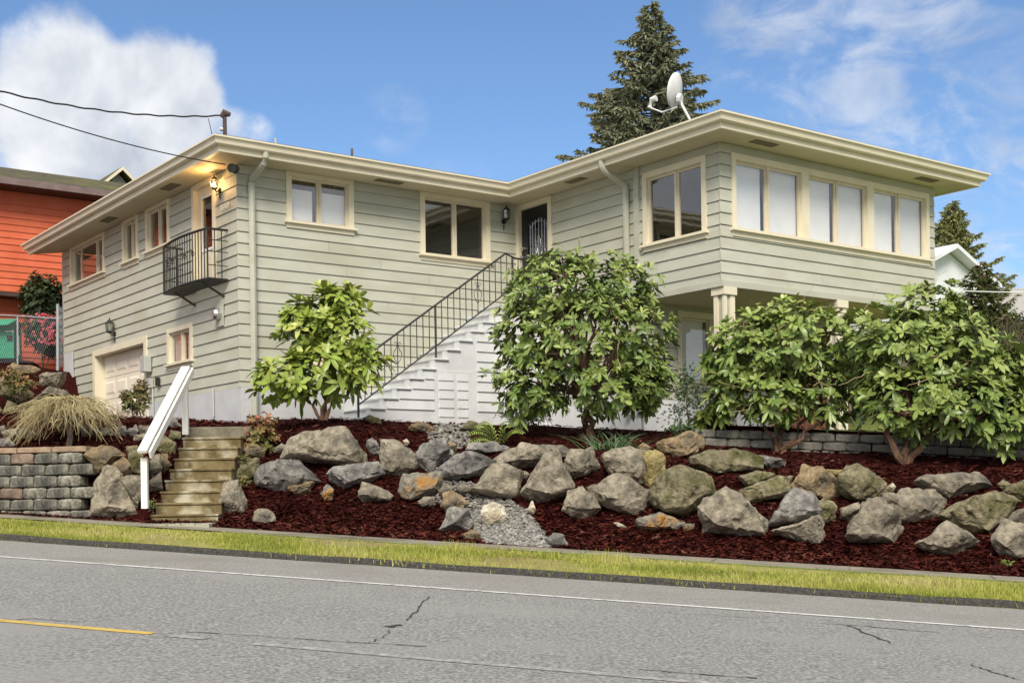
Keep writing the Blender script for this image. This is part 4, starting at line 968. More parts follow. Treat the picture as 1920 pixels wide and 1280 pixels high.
tier = [
 (ZD([(545,530),(610,485),(720,475),(790,530),(740,575),(640,610)]), 'brown', 'warm brown slab boulder capping the pile at the end of the block wall'),
 (ZD([(720,600),(790,540),(845,590),(830,650),(760,640)]), 'brown', None),
 (ZD([(605,900),(630,690),(690,605),(760,640),(800,720),(840,820),(860,890),(780,915),(620,915)]), 'tan', 'big standing boulder between the block wall and the garden steps'),
 (ZD([(780,680),(830,660),(910,680),(930,760),(880,840),(830,770)]), 'tan', None),
 (ZD([(820,480),(880,470),(920,540),(900,630),(850,620)]), 'moss', None),
 (ZD([(960,540),(1020,530),(1030,600),(980,660),(950,620)]), 'tan', None),
 (ZD([(1010,530),(1070,525),(1095,590),(1050,640),(1020,600)]), 'brown', None),
 (ZD([(960,700),(1030,640),(1040,740),(970,750)]), 'tan', None),
 (ZD([(980,430),(1060,410),(1120,450),(1120,510),(1040,520)]), 'moss', None),
 (ZD([(735,345),(800,340),(815,395),(750,400)]), 'grey', None), (ZD([(815,375),(870,335),(890,370),(860,410)]), 'grey', None),
 (ZD([(900,340),(960,340),(970,400),(900,395)]), 'tan', None), (ZD([(870,400),(960,390),(960,430),(870,430)]), 'tan', None),
 (ZD([(1080,300),(1130,290),(1160,340),(1110,370)]), 'grey', None), (ZD([(1100,370),(1160,375),(1160,430),(1090,430)]), 'moss', None),
 (ZD([(530,345),(720,350),(720,405),(540,400)]), 'tan', None), (ZD([(535,470),(600,480),(575,520),(540,525)]), 'grey', None),
 (ZE([(60,960),(200,930),(400,900),(450,1000),(250,1060),(100,1050)]), 'tan', None), (ZE([(0,1050),(100,1040),(170,1120),(150,1180),(-40,1180)]), 'grey', None),
 (ZE([(0,900),(50,890),(60,960),(-30,1000)]), 'tan', None),
]
farl = [(ZE([(120,180),(170,150),(330,190),(450,210),(400,265),(250,250),(150,215)]), 'brown', 'flat brown slab topping the boulder pile under the wire fence'),
 (ZE([(485,290),(560,255),(770,255),(750,330),(680,430),(510,390)]), 'tan', 'squared tan boulder touching the house corner drain pipe'),
 (ZE([(40,440),(160,390),(330,420),(370,500),(290,610),(120,560),(40,520)]), 'moss', 'large mossy boulder under dry brush'),
 (ZE([(375,600),(480,510),(640,435),(760,480),(800,540),(500,600)]), 'tan', None), (ZE([(40,740),(100,610),(200,640),(190,760),(120,860),(50,830)]), 'moss', None),
 (ZE([(-40,640),(35,720),(40,850),(-40,880)]), 'moss', None), (ZE([(200,700),(330,640),(420,700),(330,800),(220,800)]), 'brown', None), (ZE([(-60,330),(40,300),(100,400),(20,440),(-60,430)]), 'brown', None)]
import re
def short(lb):
    w = re.match(r'(.*?\b(boulder|slab|stone|pebble|wedge(?= of)))\b', lb).group(1).split(); return ' '.join(w[-4:])
NAMED = [((sum(x for x, _ in p)/len(p), sum(y for _, y in p)/len(p)), g, short(lb)) for L_, g in ((rocks, BANK), (tier, TIER), (farl, FARL)) for p, _, lb in L_ if lb]
def make_rock(poly, kind, label, group, depth=None, thick=1.0):
    xs, ys = [p[0] for p in poly], [p[1] for p in poly]
    cx, cy = sum(xs)/len(xs), sum(ys)/len(ys)
    d = depth if depth else hit(cx, cy + .30*(max(ys)-min(ys))).y - .10
    ctr = at(cx, cy, d); rg = random.Random(int(cx*7+cy*13))
    pts = [(at(x, y, d) - ctr)*1.20 for x, y in poly]
    size = (max(p.x for p in pts)-min(p.x for p in pts) + max(p.z for p in pts)-min(p.z for p in pts))/2
    bm = bmesh.new(); view = ctr.copy(); view.z = 0; view.normalize()
    th = size*.40*thick
    for p in pts: bm.verts.new(p + view*rg.uniform(-.10, .10)*size)
    for p in pts[::2]: bm.verts.new(p*rg.uniform(.70, .95) - view*th*rg.uniform(.35, .95) + Vector((0, 0, .05*size)))
    for _ in range(4): 
        a = rg.uniform(0, 6.28); r_ = rg.uniform(.1, .36); bm.verts.new(Vector((math.cos(a)*r_*size, 0, math.sin(a)*r_*size*.7)) - view*th*rg.uniform(.75, 1.1))
    for p in pts: bm.verts.new(p*rg.uniform(.65, .9) + view*th*rg.uniform(.7, 1.2) - Vector((0, 0, .12*size)))
    r_ = bmesh.ops.convex_hull(bm, input=bm.verts[:]); bmesh.ops.delete(bm, geom=list({g for g in r_['geom_interior']+r_['geom_unused'] if isinstance(g, bmesh.types.BMVert)}), context='VERTS')
    bmesh.ops.triangulate(bm, faces=bm.faces[:])
    for lim in (.16, .16, .09):
        le = [e for e in bm.edges if e.calc_length() > lim*size]
        bmesh.ops.subdivide_edges(bm, edges=le, cuts=1, use_grid_fill=False); bmesh.ops.triangulate(bm, faces=[f for f in bm.faces if len(f.verts) > 3])
    off = Vector((cx, cy, 3)); bm.normal_update()
    for v in bm.verts:
        q = v.co/size; st_ = noise.noise(Vector((q.x*1.6, q.y*1.6, q.z*3.2))+off); led = math.floor(st_*4)/4    # broken ledges
        v.co += v.normal*size*(.085*led + .03*noise.noise(q*5+off) + .014*noise.noise(q*13+off) - .05*max(0, .12-abs(noise.noise(q*2.4+off*1.7)))/.12 + .02)
    me = bpy.data.meshes.new('boulder'); bm.to_mesh(me); bm.free()
    me.polygons.foreach_set('use_smooth', [True]*len(me.polygons)); me.set_sharp_from_angle(angle=R(22)); me.materials.append(M['rock_'+kind])
    o = bpy.data.objects.new('boulder' if size > .28 else 'stone', me); o.location = ctr; col.objects.link(o)
    adj = {'tan': 'tan', 'grey': 'grey', 'brown': 'brown', 'moss': 'mossy', 'pale': 'pale', 'yellow': 'yellow', 'rust': 'rust-stained'}[kind]
    sz = 'medium-sized' if size > .5 else ('small' if size > .28 else 'fist-sized')
    place = {BANK: 'in the red mulch', TIER: 'left of the garden steps', FARL: 'below the orange house'}[group]
    if label: lab, grp = label, group
    else:
        near = min((q for q in NAMED if q[1] == group), key=lambda q: (q[0][0]-cx)**2+(q[0][1]-cy)**2)
        lab = f'{sz} {adj} rock {place}, next to the {near[2]}'; grp = f'{sz} {adj} rocks next to the {near[2]}'
    tag(o, lab, 'boulder' if size > .28 else 'stone', grp)
    return o
for p, k_, lb in rocks: make_rock(p, k_, lb, BANK)
for p, k_, lb in tier: make_rock(p, k_, lb, TIER)
for p, k_, lb in farl: make_rock(p, k_, lb, FARL, depth=34.0)

# ================================================================== PLANTS
def leaf(mb, base, d, up, L, W, tint, droop=.25, fold=.18):
    """one pointed leaf with a folded midrib, curving down towards the tip"""
    d = d.normalized(); side = d.cross(up)
    if side.length < 1e-4: side = Vector((1, 0, 0))
    side.normalize(); nrm = side.cross(d).normalized()
    def P(u, w, k): return base + d*(L*u) - Vector((0, 0, droop*L*u*u)) + side*w + nrm*k
    b = P(0, 0, 0); M1, M2, T = P(.38, 0, -fold*W), P(.72, 0, -fold*W*.8), P(1, 0, 0)
    L1, R1, L2, R2 = P(.36, W*.44, 0), P(.36, -W*.44, 0), P(.76, W*.46, 0), P(.76, -W*.46, 0)
    i = len(mb.v); mb.v += [tuple(q) for q in (b, M1, M2, T, L1, R1, L2, R2)]
    for f in ((0, 1, 4), (0, 5, 1), (4, 1, 2, 6), (1, 5, 7, 2), (6, 2, 3), (2, 7, 3)): mb.f.append(tuple(i+k for k in f)); mb.t.append(tint)
def whorl(mb, pos, axis, size, n, tint, rg, droop=.3, wid=.30):
    axis = axis.normalized(); u = axis.orthogonal().normalized(); v = axis.cross(u); a0 = rg.uniform(0, 6.28)
    for k in range(n):
        a = a0 + 6.283*k/n + rg.gauss(0, .15); el = rg.uniform(.1, .7) if k % 3 else rg.uniform(.6, 1.1)
        d = (u*math.cos(a)+v*math.sin(a))*math.cos(el) + axis*math.sin(el)
        leaf(mb, pos, d, axis, size*rg.uniform(.75, 1.1), size*wid*rg.uniform(.85, 1.15), min(1, max(0, tint+rg.gauss(0, .09))), droop*rg.uniform(.5, 1.4))
def cl_mesh(name, m, seed, n, size, tint, wid=.30, droop=.3):
    rg = random.Random(seed); mb = MB(); whorl(mb, Vector((0, 0, 0)), Vector((0, 0, 1)), size, n, tint, rg, droop, wid)
    me = bpy.data.meshes.new(name); me.from_pydata(mb.v, [], mb.f); a = me.attributes.new('tint', 'FLOAT', 'FACE'); a.data.foreach_set('value', mb.t)
    me.polygons.foreach_set('use_smooth', [True]*len(me.polygons)); me.materials.append(M[m]); return me
def limb(mb, A, B_, r0, r1, rg, n=6, wob=.08, sag=0):
    pts, rad = [], []
    for k in range(n+1):
        u = k/n; p = A.lerp(B_, u) + Vector((rg.gauss(0, wob), rg.gauss(0, wob), rg.gauss(0, wob*.5)))*(math.sin(math.pi*u)) + Vector((0, 0, sag*math.sin(math.pi*u)))
        pts.append(p); rad.append(r0+(r1-r0)*u)
    mb.tube(pts, rad, 6); return pts
def rhodo(name, label, base_px, lobes, m, n_cluster, n_fill, lsize, seed, trunks, depth_r=.75, bright=.5, trunk_r=.06, cluster_n=190, group=None, base_d=None, sparse_twigs=0):
    rg = random.Random(seed); g = hit(*base_px) if base_d is None else at(*base_px, base_d)
    root = empty(name, g); tag(root, label, 'shrub', group)
    Y = g.y; L3 = []
    for i, (px, py, rx, ry, dz) in enumerate(lobes):
        c = at(px, py, Y+dz) - g; L3.append((c, rx*Y/F_PX, ry*Y/F_PX))
    tr = MB(); tips = []
    for (tx, ty) in trunks:
        e = at(tx, ty, Y+rg.uniform(-.3, .3)) - g; limb(tr, Vector((rg.gauss(0, .05), rg.gauss(0, .05), -.12)), e, trunk_r, trunk_r*.5, rg, 7, .06); tips.append(e)
    for c, rx, ry in L3:
        s = min(tips, key=lambda q: (q-c).length)
        for _ in range(6):
            e = c + Vector((rg.uniform(-.6, .6)*rx, rg.uniform(-.5, .5)*rx, rg.uniform(-.5, .6)*ry)); limb(tr, s, e, trunk_r*.42, .012, rg, 6, .09)
    tr.build('trunk', 'bark', root, smooth=True)
    def sample():
        while True:
            c, rx, ry = rg.choices(L3, weights=[a*b for _, a, b in L3])[0]
            d = Vector((rg.gauss(0, 1), rg.gauss(0, 1), rg.gauss(0, 1))).normalized(); r_ = rg.uniform(.74, 1.05) if rg.random() > .10 else rg.uniform(1.05, 1.28)
            bump_ = 1 + .42*noise.noise(d*2.6+c*1.7)
            p = c + Vector((d.x*rx, d.y*rx*depth_r, d.z*ry))*r_*bump_
            ins = sum(1 for c2, a, b in L3 if ((p-c2).x/a)**2+((p-c2).y/(a*depth_r))**2+((p-c2).z/b)**2 < .62)
            if ins == 0: return p, d, c
    fill = MB(); front = []
    pts = [sample() for _ in range(n_cluster)]
    pts.sort(key=lambda q: q[0].y)
    vis = set(rg.sample(range(min(len(pts), int(len(pts)*.55))), min(cluster_n, int(len(pts)*.5))))
    variants = [cl_mesh('leaf_cluster', m, seed*10+k, (8, 7, 9, 7, 6, 8)[k], lsize*(1, 1.1, .9, .95, 1.2, .8)[k], bright+(.2, -.15, .05, .36, -.02, .12)[k], wid=(.36, .32, .40, .36, .31, .42)[k], droop=(.3, .5, .2, .25, .7, .35)[k]) for k in range(6)]
    crown_pts = []
    for i, (p, d, c) in enumerate(pts):
        ax_ = (d*.9 + Vector((0, -.15, .75)) + Vector((rg.gauss(0, .25), rg.gauss(0, .25), rg.gauss(0, .2)))).normalized()
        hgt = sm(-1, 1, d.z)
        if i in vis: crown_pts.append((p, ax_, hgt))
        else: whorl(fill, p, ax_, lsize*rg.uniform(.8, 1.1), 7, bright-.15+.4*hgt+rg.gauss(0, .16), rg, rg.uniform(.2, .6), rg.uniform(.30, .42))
    for _ in range(n_fill):
        c, rx, ry = rg.choice(L3); d = Vector((rg.gauss(0, 1), rg.gauss(0, 1), rg.gauss(0, 1))).normalized(); r_ = rg.uniform(.35, .85)
        p = c + Vector((d.x*rx, d.y*rx*depth_r, d.z*ry))*r_
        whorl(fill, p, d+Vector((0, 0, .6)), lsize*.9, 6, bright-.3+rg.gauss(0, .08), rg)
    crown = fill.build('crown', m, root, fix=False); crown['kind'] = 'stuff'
    crown.data.polygons.foreach_set('use_smooth', [True]*len(crown.data.polygons))
    for p, ax_, hgt in crown_pts:
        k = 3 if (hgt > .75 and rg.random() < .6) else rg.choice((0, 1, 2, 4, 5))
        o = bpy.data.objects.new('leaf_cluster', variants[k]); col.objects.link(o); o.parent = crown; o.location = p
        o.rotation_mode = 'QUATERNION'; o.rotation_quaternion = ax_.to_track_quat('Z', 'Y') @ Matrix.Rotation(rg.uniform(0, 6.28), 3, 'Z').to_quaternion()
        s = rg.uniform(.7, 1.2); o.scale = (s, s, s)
    if sparse_twigs:
        tb = MB()
        for _ in range(sparse_twigs):
            c, rx, ry = rg.choice(L3); a = c + Vector((rg.uniform(-.8, .8)*rx, -rx*depth_r*rg.uniform(.3, .9), rg.uniform(-.7, .8)*ry)); e = a + Vector((rg.gauss(0, .35), rg.gauss(0, .2), rg.gauss(.1, .3))); limb(tb, a, e, .009, .004, rg, 5, .05)
        t_ = tb.build('bare_twigs', 'twig', root); t_['kind'] = 'stuff'
    return root
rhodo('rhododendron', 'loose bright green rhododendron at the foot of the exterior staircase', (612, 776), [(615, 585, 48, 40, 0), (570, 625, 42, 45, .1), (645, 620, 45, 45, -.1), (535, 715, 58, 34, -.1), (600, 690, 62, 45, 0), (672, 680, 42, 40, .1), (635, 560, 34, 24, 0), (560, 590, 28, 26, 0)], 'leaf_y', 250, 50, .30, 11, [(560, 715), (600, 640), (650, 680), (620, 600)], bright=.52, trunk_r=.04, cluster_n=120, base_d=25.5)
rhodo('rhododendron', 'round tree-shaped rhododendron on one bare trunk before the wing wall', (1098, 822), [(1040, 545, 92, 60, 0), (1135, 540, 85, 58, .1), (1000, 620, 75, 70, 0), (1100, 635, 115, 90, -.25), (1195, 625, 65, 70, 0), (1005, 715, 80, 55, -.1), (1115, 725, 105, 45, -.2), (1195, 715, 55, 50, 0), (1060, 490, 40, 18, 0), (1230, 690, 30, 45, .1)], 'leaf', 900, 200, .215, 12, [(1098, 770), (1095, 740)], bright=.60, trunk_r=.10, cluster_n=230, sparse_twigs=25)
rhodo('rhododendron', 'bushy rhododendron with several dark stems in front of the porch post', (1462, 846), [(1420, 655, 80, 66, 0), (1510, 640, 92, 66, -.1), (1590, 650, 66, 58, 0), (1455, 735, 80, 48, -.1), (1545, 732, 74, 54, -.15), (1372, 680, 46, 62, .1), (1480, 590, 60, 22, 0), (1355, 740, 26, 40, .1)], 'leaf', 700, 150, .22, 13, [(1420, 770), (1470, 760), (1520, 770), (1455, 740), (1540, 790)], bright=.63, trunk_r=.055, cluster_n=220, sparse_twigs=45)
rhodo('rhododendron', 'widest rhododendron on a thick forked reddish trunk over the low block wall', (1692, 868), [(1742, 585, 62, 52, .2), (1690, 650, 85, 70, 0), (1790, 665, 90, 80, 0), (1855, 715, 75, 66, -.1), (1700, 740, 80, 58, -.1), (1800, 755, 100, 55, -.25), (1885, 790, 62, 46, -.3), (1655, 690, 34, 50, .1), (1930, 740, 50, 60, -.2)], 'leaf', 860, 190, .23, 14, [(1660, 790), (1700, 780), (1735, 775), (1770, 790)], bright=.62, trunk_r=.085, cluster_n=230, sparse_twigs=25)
rhodo('rhododendron', 'small bright rhododendron tucked between the tree-shaped one and the strap-leaved clump', (1172, 803), [(1172, 780, 30, 20, 0)], 'leaf_y', 45, 8, .20, 15, [(1172, 785)], bright=.6, trunk_r=.02, cluster_n=25)
rhodo('rhododendron', 'young pale rhododendron at the foot of the slender sapling', (1335, 812), [(1330, 788, 30, 16, 0), (1345, 775, 18, 14, 0)], 'leaf_y', 45, 8, .22, 16, [(1335, 790)], bright=.66, trunk_r=.02, cluster_n=25)

def blob_shrub(name, label, base_px, lobes, m, n, lsize, seed, cat='shrub', wid=.4, stems=5, depth_r=.8, base_d=None, bright=.5, bark='bark2', nl=5):
    rg = random.Random(seed); g = hit(*base_px) if base_d is None else at(*base_px, base_d)
    root = empty(name, g); tag(root, label, cat); Y = g.y
    L3 = [(at(px, py, Y) - g, rx*Y/F_PX, ry*Y/F_PX) for px, py, rx, ry in lobes]
    st = MB()
    for k in range(stems):
        c, rx, ry = L3[k % len(L3)]; limb(st, Vector((rg.gauss(0, .04), rg.gauss(0, .04), -.08)), c+Vector((rg.uniform(-.5, .5)*rx, rg.uniform(-.3, .3)*rx, rg.uniform(-.3, .5)*ry)), .018, .006, rg, 5, .04)
    st.build('stems', bark, root)
    mb = MB()
    for _ in range(n):
        c, rx, ry = rg.choices(L3, weights=[a*b for _, a, b in L3])[0]
        d = Vector((rg.gauss(0, 1), rg.gauss(0, 1), rg.gauss(0, 1))).normalized(); r_ = rg.uniform(.45, 1.05)*(1+.25*noise.noise(d*2.5+c*3))
        p = c + Vector((d.x*rx, d.y*rx*depth_r, d.z*ry))*r_
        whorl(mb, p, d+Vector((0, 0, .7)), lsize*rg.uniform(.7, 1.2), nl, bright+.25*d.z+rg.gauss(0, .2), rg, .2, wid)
    f = mb.build('foliage', m, root, fix=False); f['kind'] = 'stuff'
    return root
blob_shrub('red_leaf_shrub', 'small shrub with red and yellow-green leaves at the top of the garden steps', (490, 850), [(490, 800, 30, 26), (470, 830, 26, 18), (505, 825, 22, 26)], 'redleaf', 170, .10, 21, wid=.55)
blob_shrub('pieris_shrub', 'small upright pieris with bronze tips in front of the garage door', (255, 775), [(255, 752, 26, 22), (265, 728, 12, 16), (240, 745, 14, 12)], 'pieris', 190, .10, 22, wid=.35, base_d=26.5)
blob_shrub('dwarf_conifer', 'tiny dark green conifer against the staircase side wall', (848, 790), [(848, 776, 17, 12), (848, 765, 8, 9)], 'hedge', 120, .09, 23, wid=.2, bright=.75)
blob_shrub('dwarf_conifer', 'dark feathery young plant below the staircase beside the tree-shaped rhododendron', (985, 800), [(975, 775, 40, 22), (1010, 780, 30, 20)], 'arbor', 130, .12, 24, wid=.2, bright=.6)
blob_shrub('ground_cover', 'low fine-leaved green ground cover around the slender sapling', (1310, 826), [(1270, 800, 26, 10), (1310, 812, 34, 12), (1345, 818, 26, 10), (1285, 815, 26, 10)], 'blade', 300, .055, 25, cat='ground cover', wid=.5, bright=.7)
blob_shrub('dry_brush', 'dry olive brush growing over the mossy boulder', (30, 740), [(35, 720, 32, 16), (20, 705, 20, 14)], 'redleaf', 160, .12, 26, wid=.3, base_d=33.2, bright=.3)
blob_shrub('weed_tuft', 'weedy tuft growing at the right edge of the garden steps', (462, 908), [(462, 900, 14, 10), (456, 860, 12, 8)], 'redleaf', 60, .08, 27, wid=.4, bright=.15)
blob_shrub('weed_tuft', 'tiny weed by the bottom post of the handrail', (284, 955), [(284, 945, 10, 10)], 'fern', 24, .07, 28, wid=.3)
blob_shrub('weed_tuft', 'tiny bright weed alone on the mulch at the foot of the boulder bank', (1890, 1062), [(1890, 1056, 8, 4)], 'fern', 10, .08, 29, wid=.3)
# fern
g = hit(930, 835); fr = empty('fern', g); tag(fr, 'arching yellow-green sword fern above the flat grey boulder', 'fern'); rg = random.Random(31)
for (px, py, ex_, ey_) in ((930, 832, 872, 836), (932, 830, 876, 815), (935, 830, 890, 800), (938, 830, 962, 800), (934, 830, 905, 794), (936, 830, 950, 792), (930, 832, 880, 850), (940, 832, 985, 812)):
    A, B_ = at(px, py, g.y)-g, at(ex_, ey_, g.y-.35)-g; mb = MB(); sg = sagline(A, B_, -.16, 14); mb.tube(sg, .006, 4)
    for k in range(1, 14):
        for sd_ in (1, -1):
            t_ = (sg[k]-sg[k-1]).normalized(); q = t_.cross(Vector((0, -.6, 1))).normalized()*sd_; leaf(mb, sg[k], q+t_*.35, Vector((0, 0, 1)), .13*math.sin(math.pi*(k+1.5)/17)+.02, .032, .5+rg.gauss(0, .2), .2)
    mb.build('frond', 'fern', fr, fix=False)
# strap-leaved clump
g = hit(1145, 842); ir = empty('strap_leaf_clump', g); tag(ir, 'clump of dark green strap leaves at the foot of the tree-shaped rhododendron', 'plant'); rg = random.Random(32)
for k in range(110):
    bx_ = rg.gauss(0, .22); A = Vector((bx_, rg.gauss(0, .1), 0)); le = rg.uniform(.25, .55); dr = Vector((rg.gauss(bx_*.5, .18), rg.gauss(-.05, .12), le)); w = .014
    if k % 7 == 0: dr = Vector((rg.choice((-1, 1))*rg.uniform(.3, .5), -.1, .12))
    pts = [A + dr*u + Vector((dr.x*.6, 0, -.18))*u*u for u in (0, .35, .7, 1)]; mb = MB(); ti = rg.uniform(0, 1)
    for i in range(3):
        w0, w1 = w*(1-.3*i), w*(1-.3*(i+1))+.001; mb.face([pts[i]-Vector((w0, 0, 0)), pts[i]+Vector((w0, 0, 0)), pts[i+1]+Vector((w1, 0, 0)), pts[i+1]-Vector((w1, 0, 0))], ti)
    mb.build('strap_leaf', 'blade', ir, fix=False)
# sapling
g = hit(1292, 812); sp = empty('sapling', g); tag(sp, 'slender sapling with tiny leaves in front of the porch window', 'sapling'); rg = random.Random(33)
mb = MB(); top = at(1288, 695, g.y)-g; limb(mb, Vector((0, 0, -.1)), top, .022, .008, rg, 8, .03); mb.build('trunk', 'twigdark', sp)
mb = MB()
for k in range(420):
    u = rg.uniform(.15, 1); c = Vector((0, 0, 0)).lerp(top, u); p = c + Vector((rg.gauss(0, .28)*(1.1-.5*u), rg.gauss(0, .2), rg.gauss(0, .1))); whorl(mb, p, Vector((rg.gauss(0, 1), rg.gauss(0, 1), 1)), .055, 4, .45+rg.gauss(0, .25), rg, .2, .5)
f = mb.build('foliage', 'blade', sp, fix=False); f['kind'] = 'stuff'
# weeping maple: arching bare twigs
g = hit(133, 842); mp = empty('weeping_maple', g); tag(mp, 'bare weeping maple with a mound of drooping straw-coloured twigs', 'tree'); rg = random.Random(34)
mb = MB(); crown = at(125, 752, g.y)-g; tp = limb(mb, Vector((0, 0, -.1)), crown, .07, .05, rg, 6, .03); mb.build('trunk', 'bark2', mp, smooth=True)
mb = MB()
for k in range(520):
    a = rg.uniform(0, 6.283); rr = rg.uniform(.35, 1.45)*rg.uniform(.75, 1.0); e = crown + Vector((math.cos(a)*rr, math.sin(a)*rr*.75, -rg.uniform(.2, 1.0)*min(.95, rr)))
    m_ = crown + Vector((math.cos(a)*rr*.55, math.sin(a)*rr*.42, rg.uniform(-.12, .26))); pts = []
    for i in range(8):
        u = i/7; pts.append(crown*(1-u)**2 + m_*2*u*(1-u) + e*u*u + Vector((rg.gauss(0, .04), rg.gauss(0, .03), rg.gauss(0, .028))))
    mb.tube(pts, [.011-.0012*i for i in range(8)], 3, min(1, max(0, rg.gauss(.55, .3))), cap=False)
    for _ in range(2):
        q = pts[rg.randint(3, 6)]; mb.tube([q, q+Vector((rg.gauss(0, .1), rg.gauss(0, .08), -rg.uniform(.05, .25)))], [.006, .003], 3, rg.random(), cap=False)
f = mb.build('twigs', 'twig', mp, fix=False); f['kind'] = 'stuff'
# bare twig by the garage
g = at(226, 790, 25.5); s = MB(); s.tube([Vector((0, 0, -.1)), Vector((-.18, 0, .22))], [.02, .01], 5); s.tube([Vector((0, 0, -.1)), Vector((-.06, 0, .2))], [.018, .012], 5); o = s.build('cut_stem', 'bark2'); o.location = g; tag(o, 'cut woody stem poking from the mulch before the garage door', 'stem')

# ------------------------------------------------------------------ trees behind
def conifer(name, label, px_top, py_top, depth, z_base, width_px, py_w, m, n_br, seed, droop=.5, dens=9, sprig=.3, taper=1.0, gap=.0, full=False):
    rg = random.Random(seed); top = at(px_top, py_top, depth); base = Vector((top.x, top.y, z_base)); root = empty(name, base); tag(root, label, 'tree', None)
    Hh = top.z-z_base; slope = (width_px*depth/F_PX/2)/((py_w-py_top)*depth/F_PX)
    t = MB(); t.tube([Vector((0, 0, -.3)), Vector((0, 0, Hh*.6)), Vector((0, 0, Hh))], [Hh*.016+.05, Hh*.009+.02, .02], 8); t.build('trunk', 'bark2', root, smooth=True)
    mb = MB(); wd = MB(); vis = min(Hh, (z_base*0 + Hh))
    for k in range(n_br):
        u = (k/n_br)**.8; dz = Hh*.62*u + .05; R_ = (dz*slope)**taper*(1+.28*math.sin(k*2.4)+rg.gauss(0, .15)) + .12
        a = k*2.399 + rg.gauss(0, .3); dirv = Vector((math.cos(a), math.sin(a), 0)); A = Vector((0, 0, Hh-dz)); n = max(4, int(R_*dens)); pts = []
        for i in range(7):
            q = i/6; pts.append(A + dirv*R_*q + Vector((0, 0, R_*(.22*q - droop*q*q + .18*q**4))))
        wd.tube(pts, [.03*(1-i/7)+.006 for i in range(7)], 4, cap=False)
        for i in range(n*3):
            q = rg.uniform(.12, 1.0)**.8; j = min(5, int(q*6)); p = pts[j].lerp(pts[j+1], q*6-j); L_ = sprig*rg.uniform(.5, 1.2)*(1.1-.45*q)
            d = (dirv*rg.uniform(.1, .9) + Vector((rg.gauss(0, .6), rg.gauss(0, .6), -rg.uniform(.0, .9)))).normalized(); sd = d.orthogonal().normalized(); ti = min(1, max(0, .35+.4*q+rg.gauss(0, .2)))
            for ph in range(3):
                s2 = Matrix.Rotation(ph*1.05+rg.random(), 3, d) @ sd*(L_*.13); tip = p+d*L_; mid = p+d*L_*.45
                mb.face([p, mid+s2, tip, mid-s2], ti)
    wd.build('branches', 'bark2', root)['kind'] = 'stuff'
    f = mb.build('crown', m, root, fix=False); f['kind'] = 'stuff'
    return root
conifer('spruce_tree', 'tall grey-green spruce rising behind the roof and satellite dish', 1222, 2, 48, 4.0, 290, 290, 'spruce', 240, 41, droop=.28, dens=26, sprig=.42)
conifer('cypress_tree', 'pointed olive-green cypress beyond the right end of the house', 1786, 376, 48, 3.0, 110, 500, 'cypress', 220, 42, droop=.1, dens=34, sprig=.30)
conifer('arborvitae', 'dark green arborvitae in front of the pale shingled roof', 1838, 492, 36, 2.5, 110, 600, 'arbor', 130, 43, droop=.0, dens=14, sprig=.28)
conifer('arborvitae', 'lower dark arborvitae beside the pale shingled roof', 1880, 590, 35, 2.5, 90, 660, 'arbor', 80, 44, droop=.0, dens=14, sprig=.26)
conifer('distant_tree', 'small rounded tree far behind the pale shingled roof', 1874, 512, 70, 3.0, 90, 570, 'cypress', 90, 45, droop=.15, dens=9, sprig=.5)
conifer('distant_tree', 'low distant tree at the far end of the pale shingled roof', 1925, 535, 72, 3.0, 100, 580, 'cypress', 80, 46, droop=.15, dens=9, sprig=.5)
# leafless thicket at the right
g = at(1905, 700, 34); root = empty('bare_thicket', g); tag(root, 'brown leafless thicket below the pale shingled roof', 'shrub'); rg = random.Random(47); mb = MB()
for k in range(260):
    a = Vector((rg.uniform(-.7, 1.3), rg.uniform(-.6, .6), -.4)); e = a + Vector((rg.gauss(0, .5), rg.gauss(0, .4), rg.uniform(.6, 1.9))); limb(mb, a, e, .014, .004, rg, 4, .12)
mb.build('stems', 'twigdark', root)['kind'] = 'stuff'
blob_shrub('hedge_shrub', 'dull green shrub under the leafless thicket', (1900, 730), [(1890, 690, 60, 26), (1930, 680, 40, 30)], 'hedge', 420, .16, 48, base_d=33, bright=.6)

# ================================================================== NEIGHBOURS
oh = empty('orange_house', H2W(-1, 15.5, 5.42), TH); tag(oh, 'orange-red clapboard house with a mossy roof behind the left end of the garage wall', 'house')
oz = 5.6
def ob(name, m, par, *a): b = MB(); b.box(*a); return b.build(name, m, par)
x0, x1 = -7.5, 5.5
lw_ = ob('lower_wall', 'red', oh, x0, x1, .55, .8, -.3, 2.55); uw = ob('upper_wall', 'red', oh, x0, x1, 0, .8, 2.5, 5.75)
def lap(par, y, z0, z1, e):
    n = int((z1-z0)/e)
    for k in range(n):
        za = z0+k*e; s = MB(); s.prism([(x0, y, za), (x0, y-.03, za), (x0, y-.008, za+e-.02), (x0, y, za+e-.02)], [(x1, y, za), (x1, y-.03, za), (x1, y-.008, za+e-.02), (x1, y, za+e-.02)]); s.build('siding_board', 'red', par)
lap(lw_, .55, .05, 2.45, .18); lap(uw, 0, 2.56, 5.7, .21)
ob('band_board', 'darkbrown', oh, x0, x1, -.03, .56, 2.42, 2.54); ob('eave_soffit', 'darkbrown', oh, x0, x1, -.75, .1, 5.70, 5.78); ob('gutter', 'brownpaint', oh, x0, x1, -.85, -.72, 5.72, 5.92)
s = MB(); s.prism([(x0, -.82, 5.9), (x0, 3.6, 7.33), (x0, 8, 5.9), (x0, -.82, 5.8)], [(x1, -.82, 5.9), (x1, 3.6, 7.33), (x1, 8, 5.9), (x1, -.82, 5.8)]); s.build('roof', 'redroof', oh)
s = MB(); s.box(-3.1, -1.2, 2.2, 3.0, 6.2, 6.78); s.build('skylight_curb', 'brownpaint', oh); s = MB(); s.tube([(-1.0, 2.0, 6.2), (-1.0, 2.0, 7.0)], .09, 8); s.build('vent_pipe', 'brownpaint', oh)
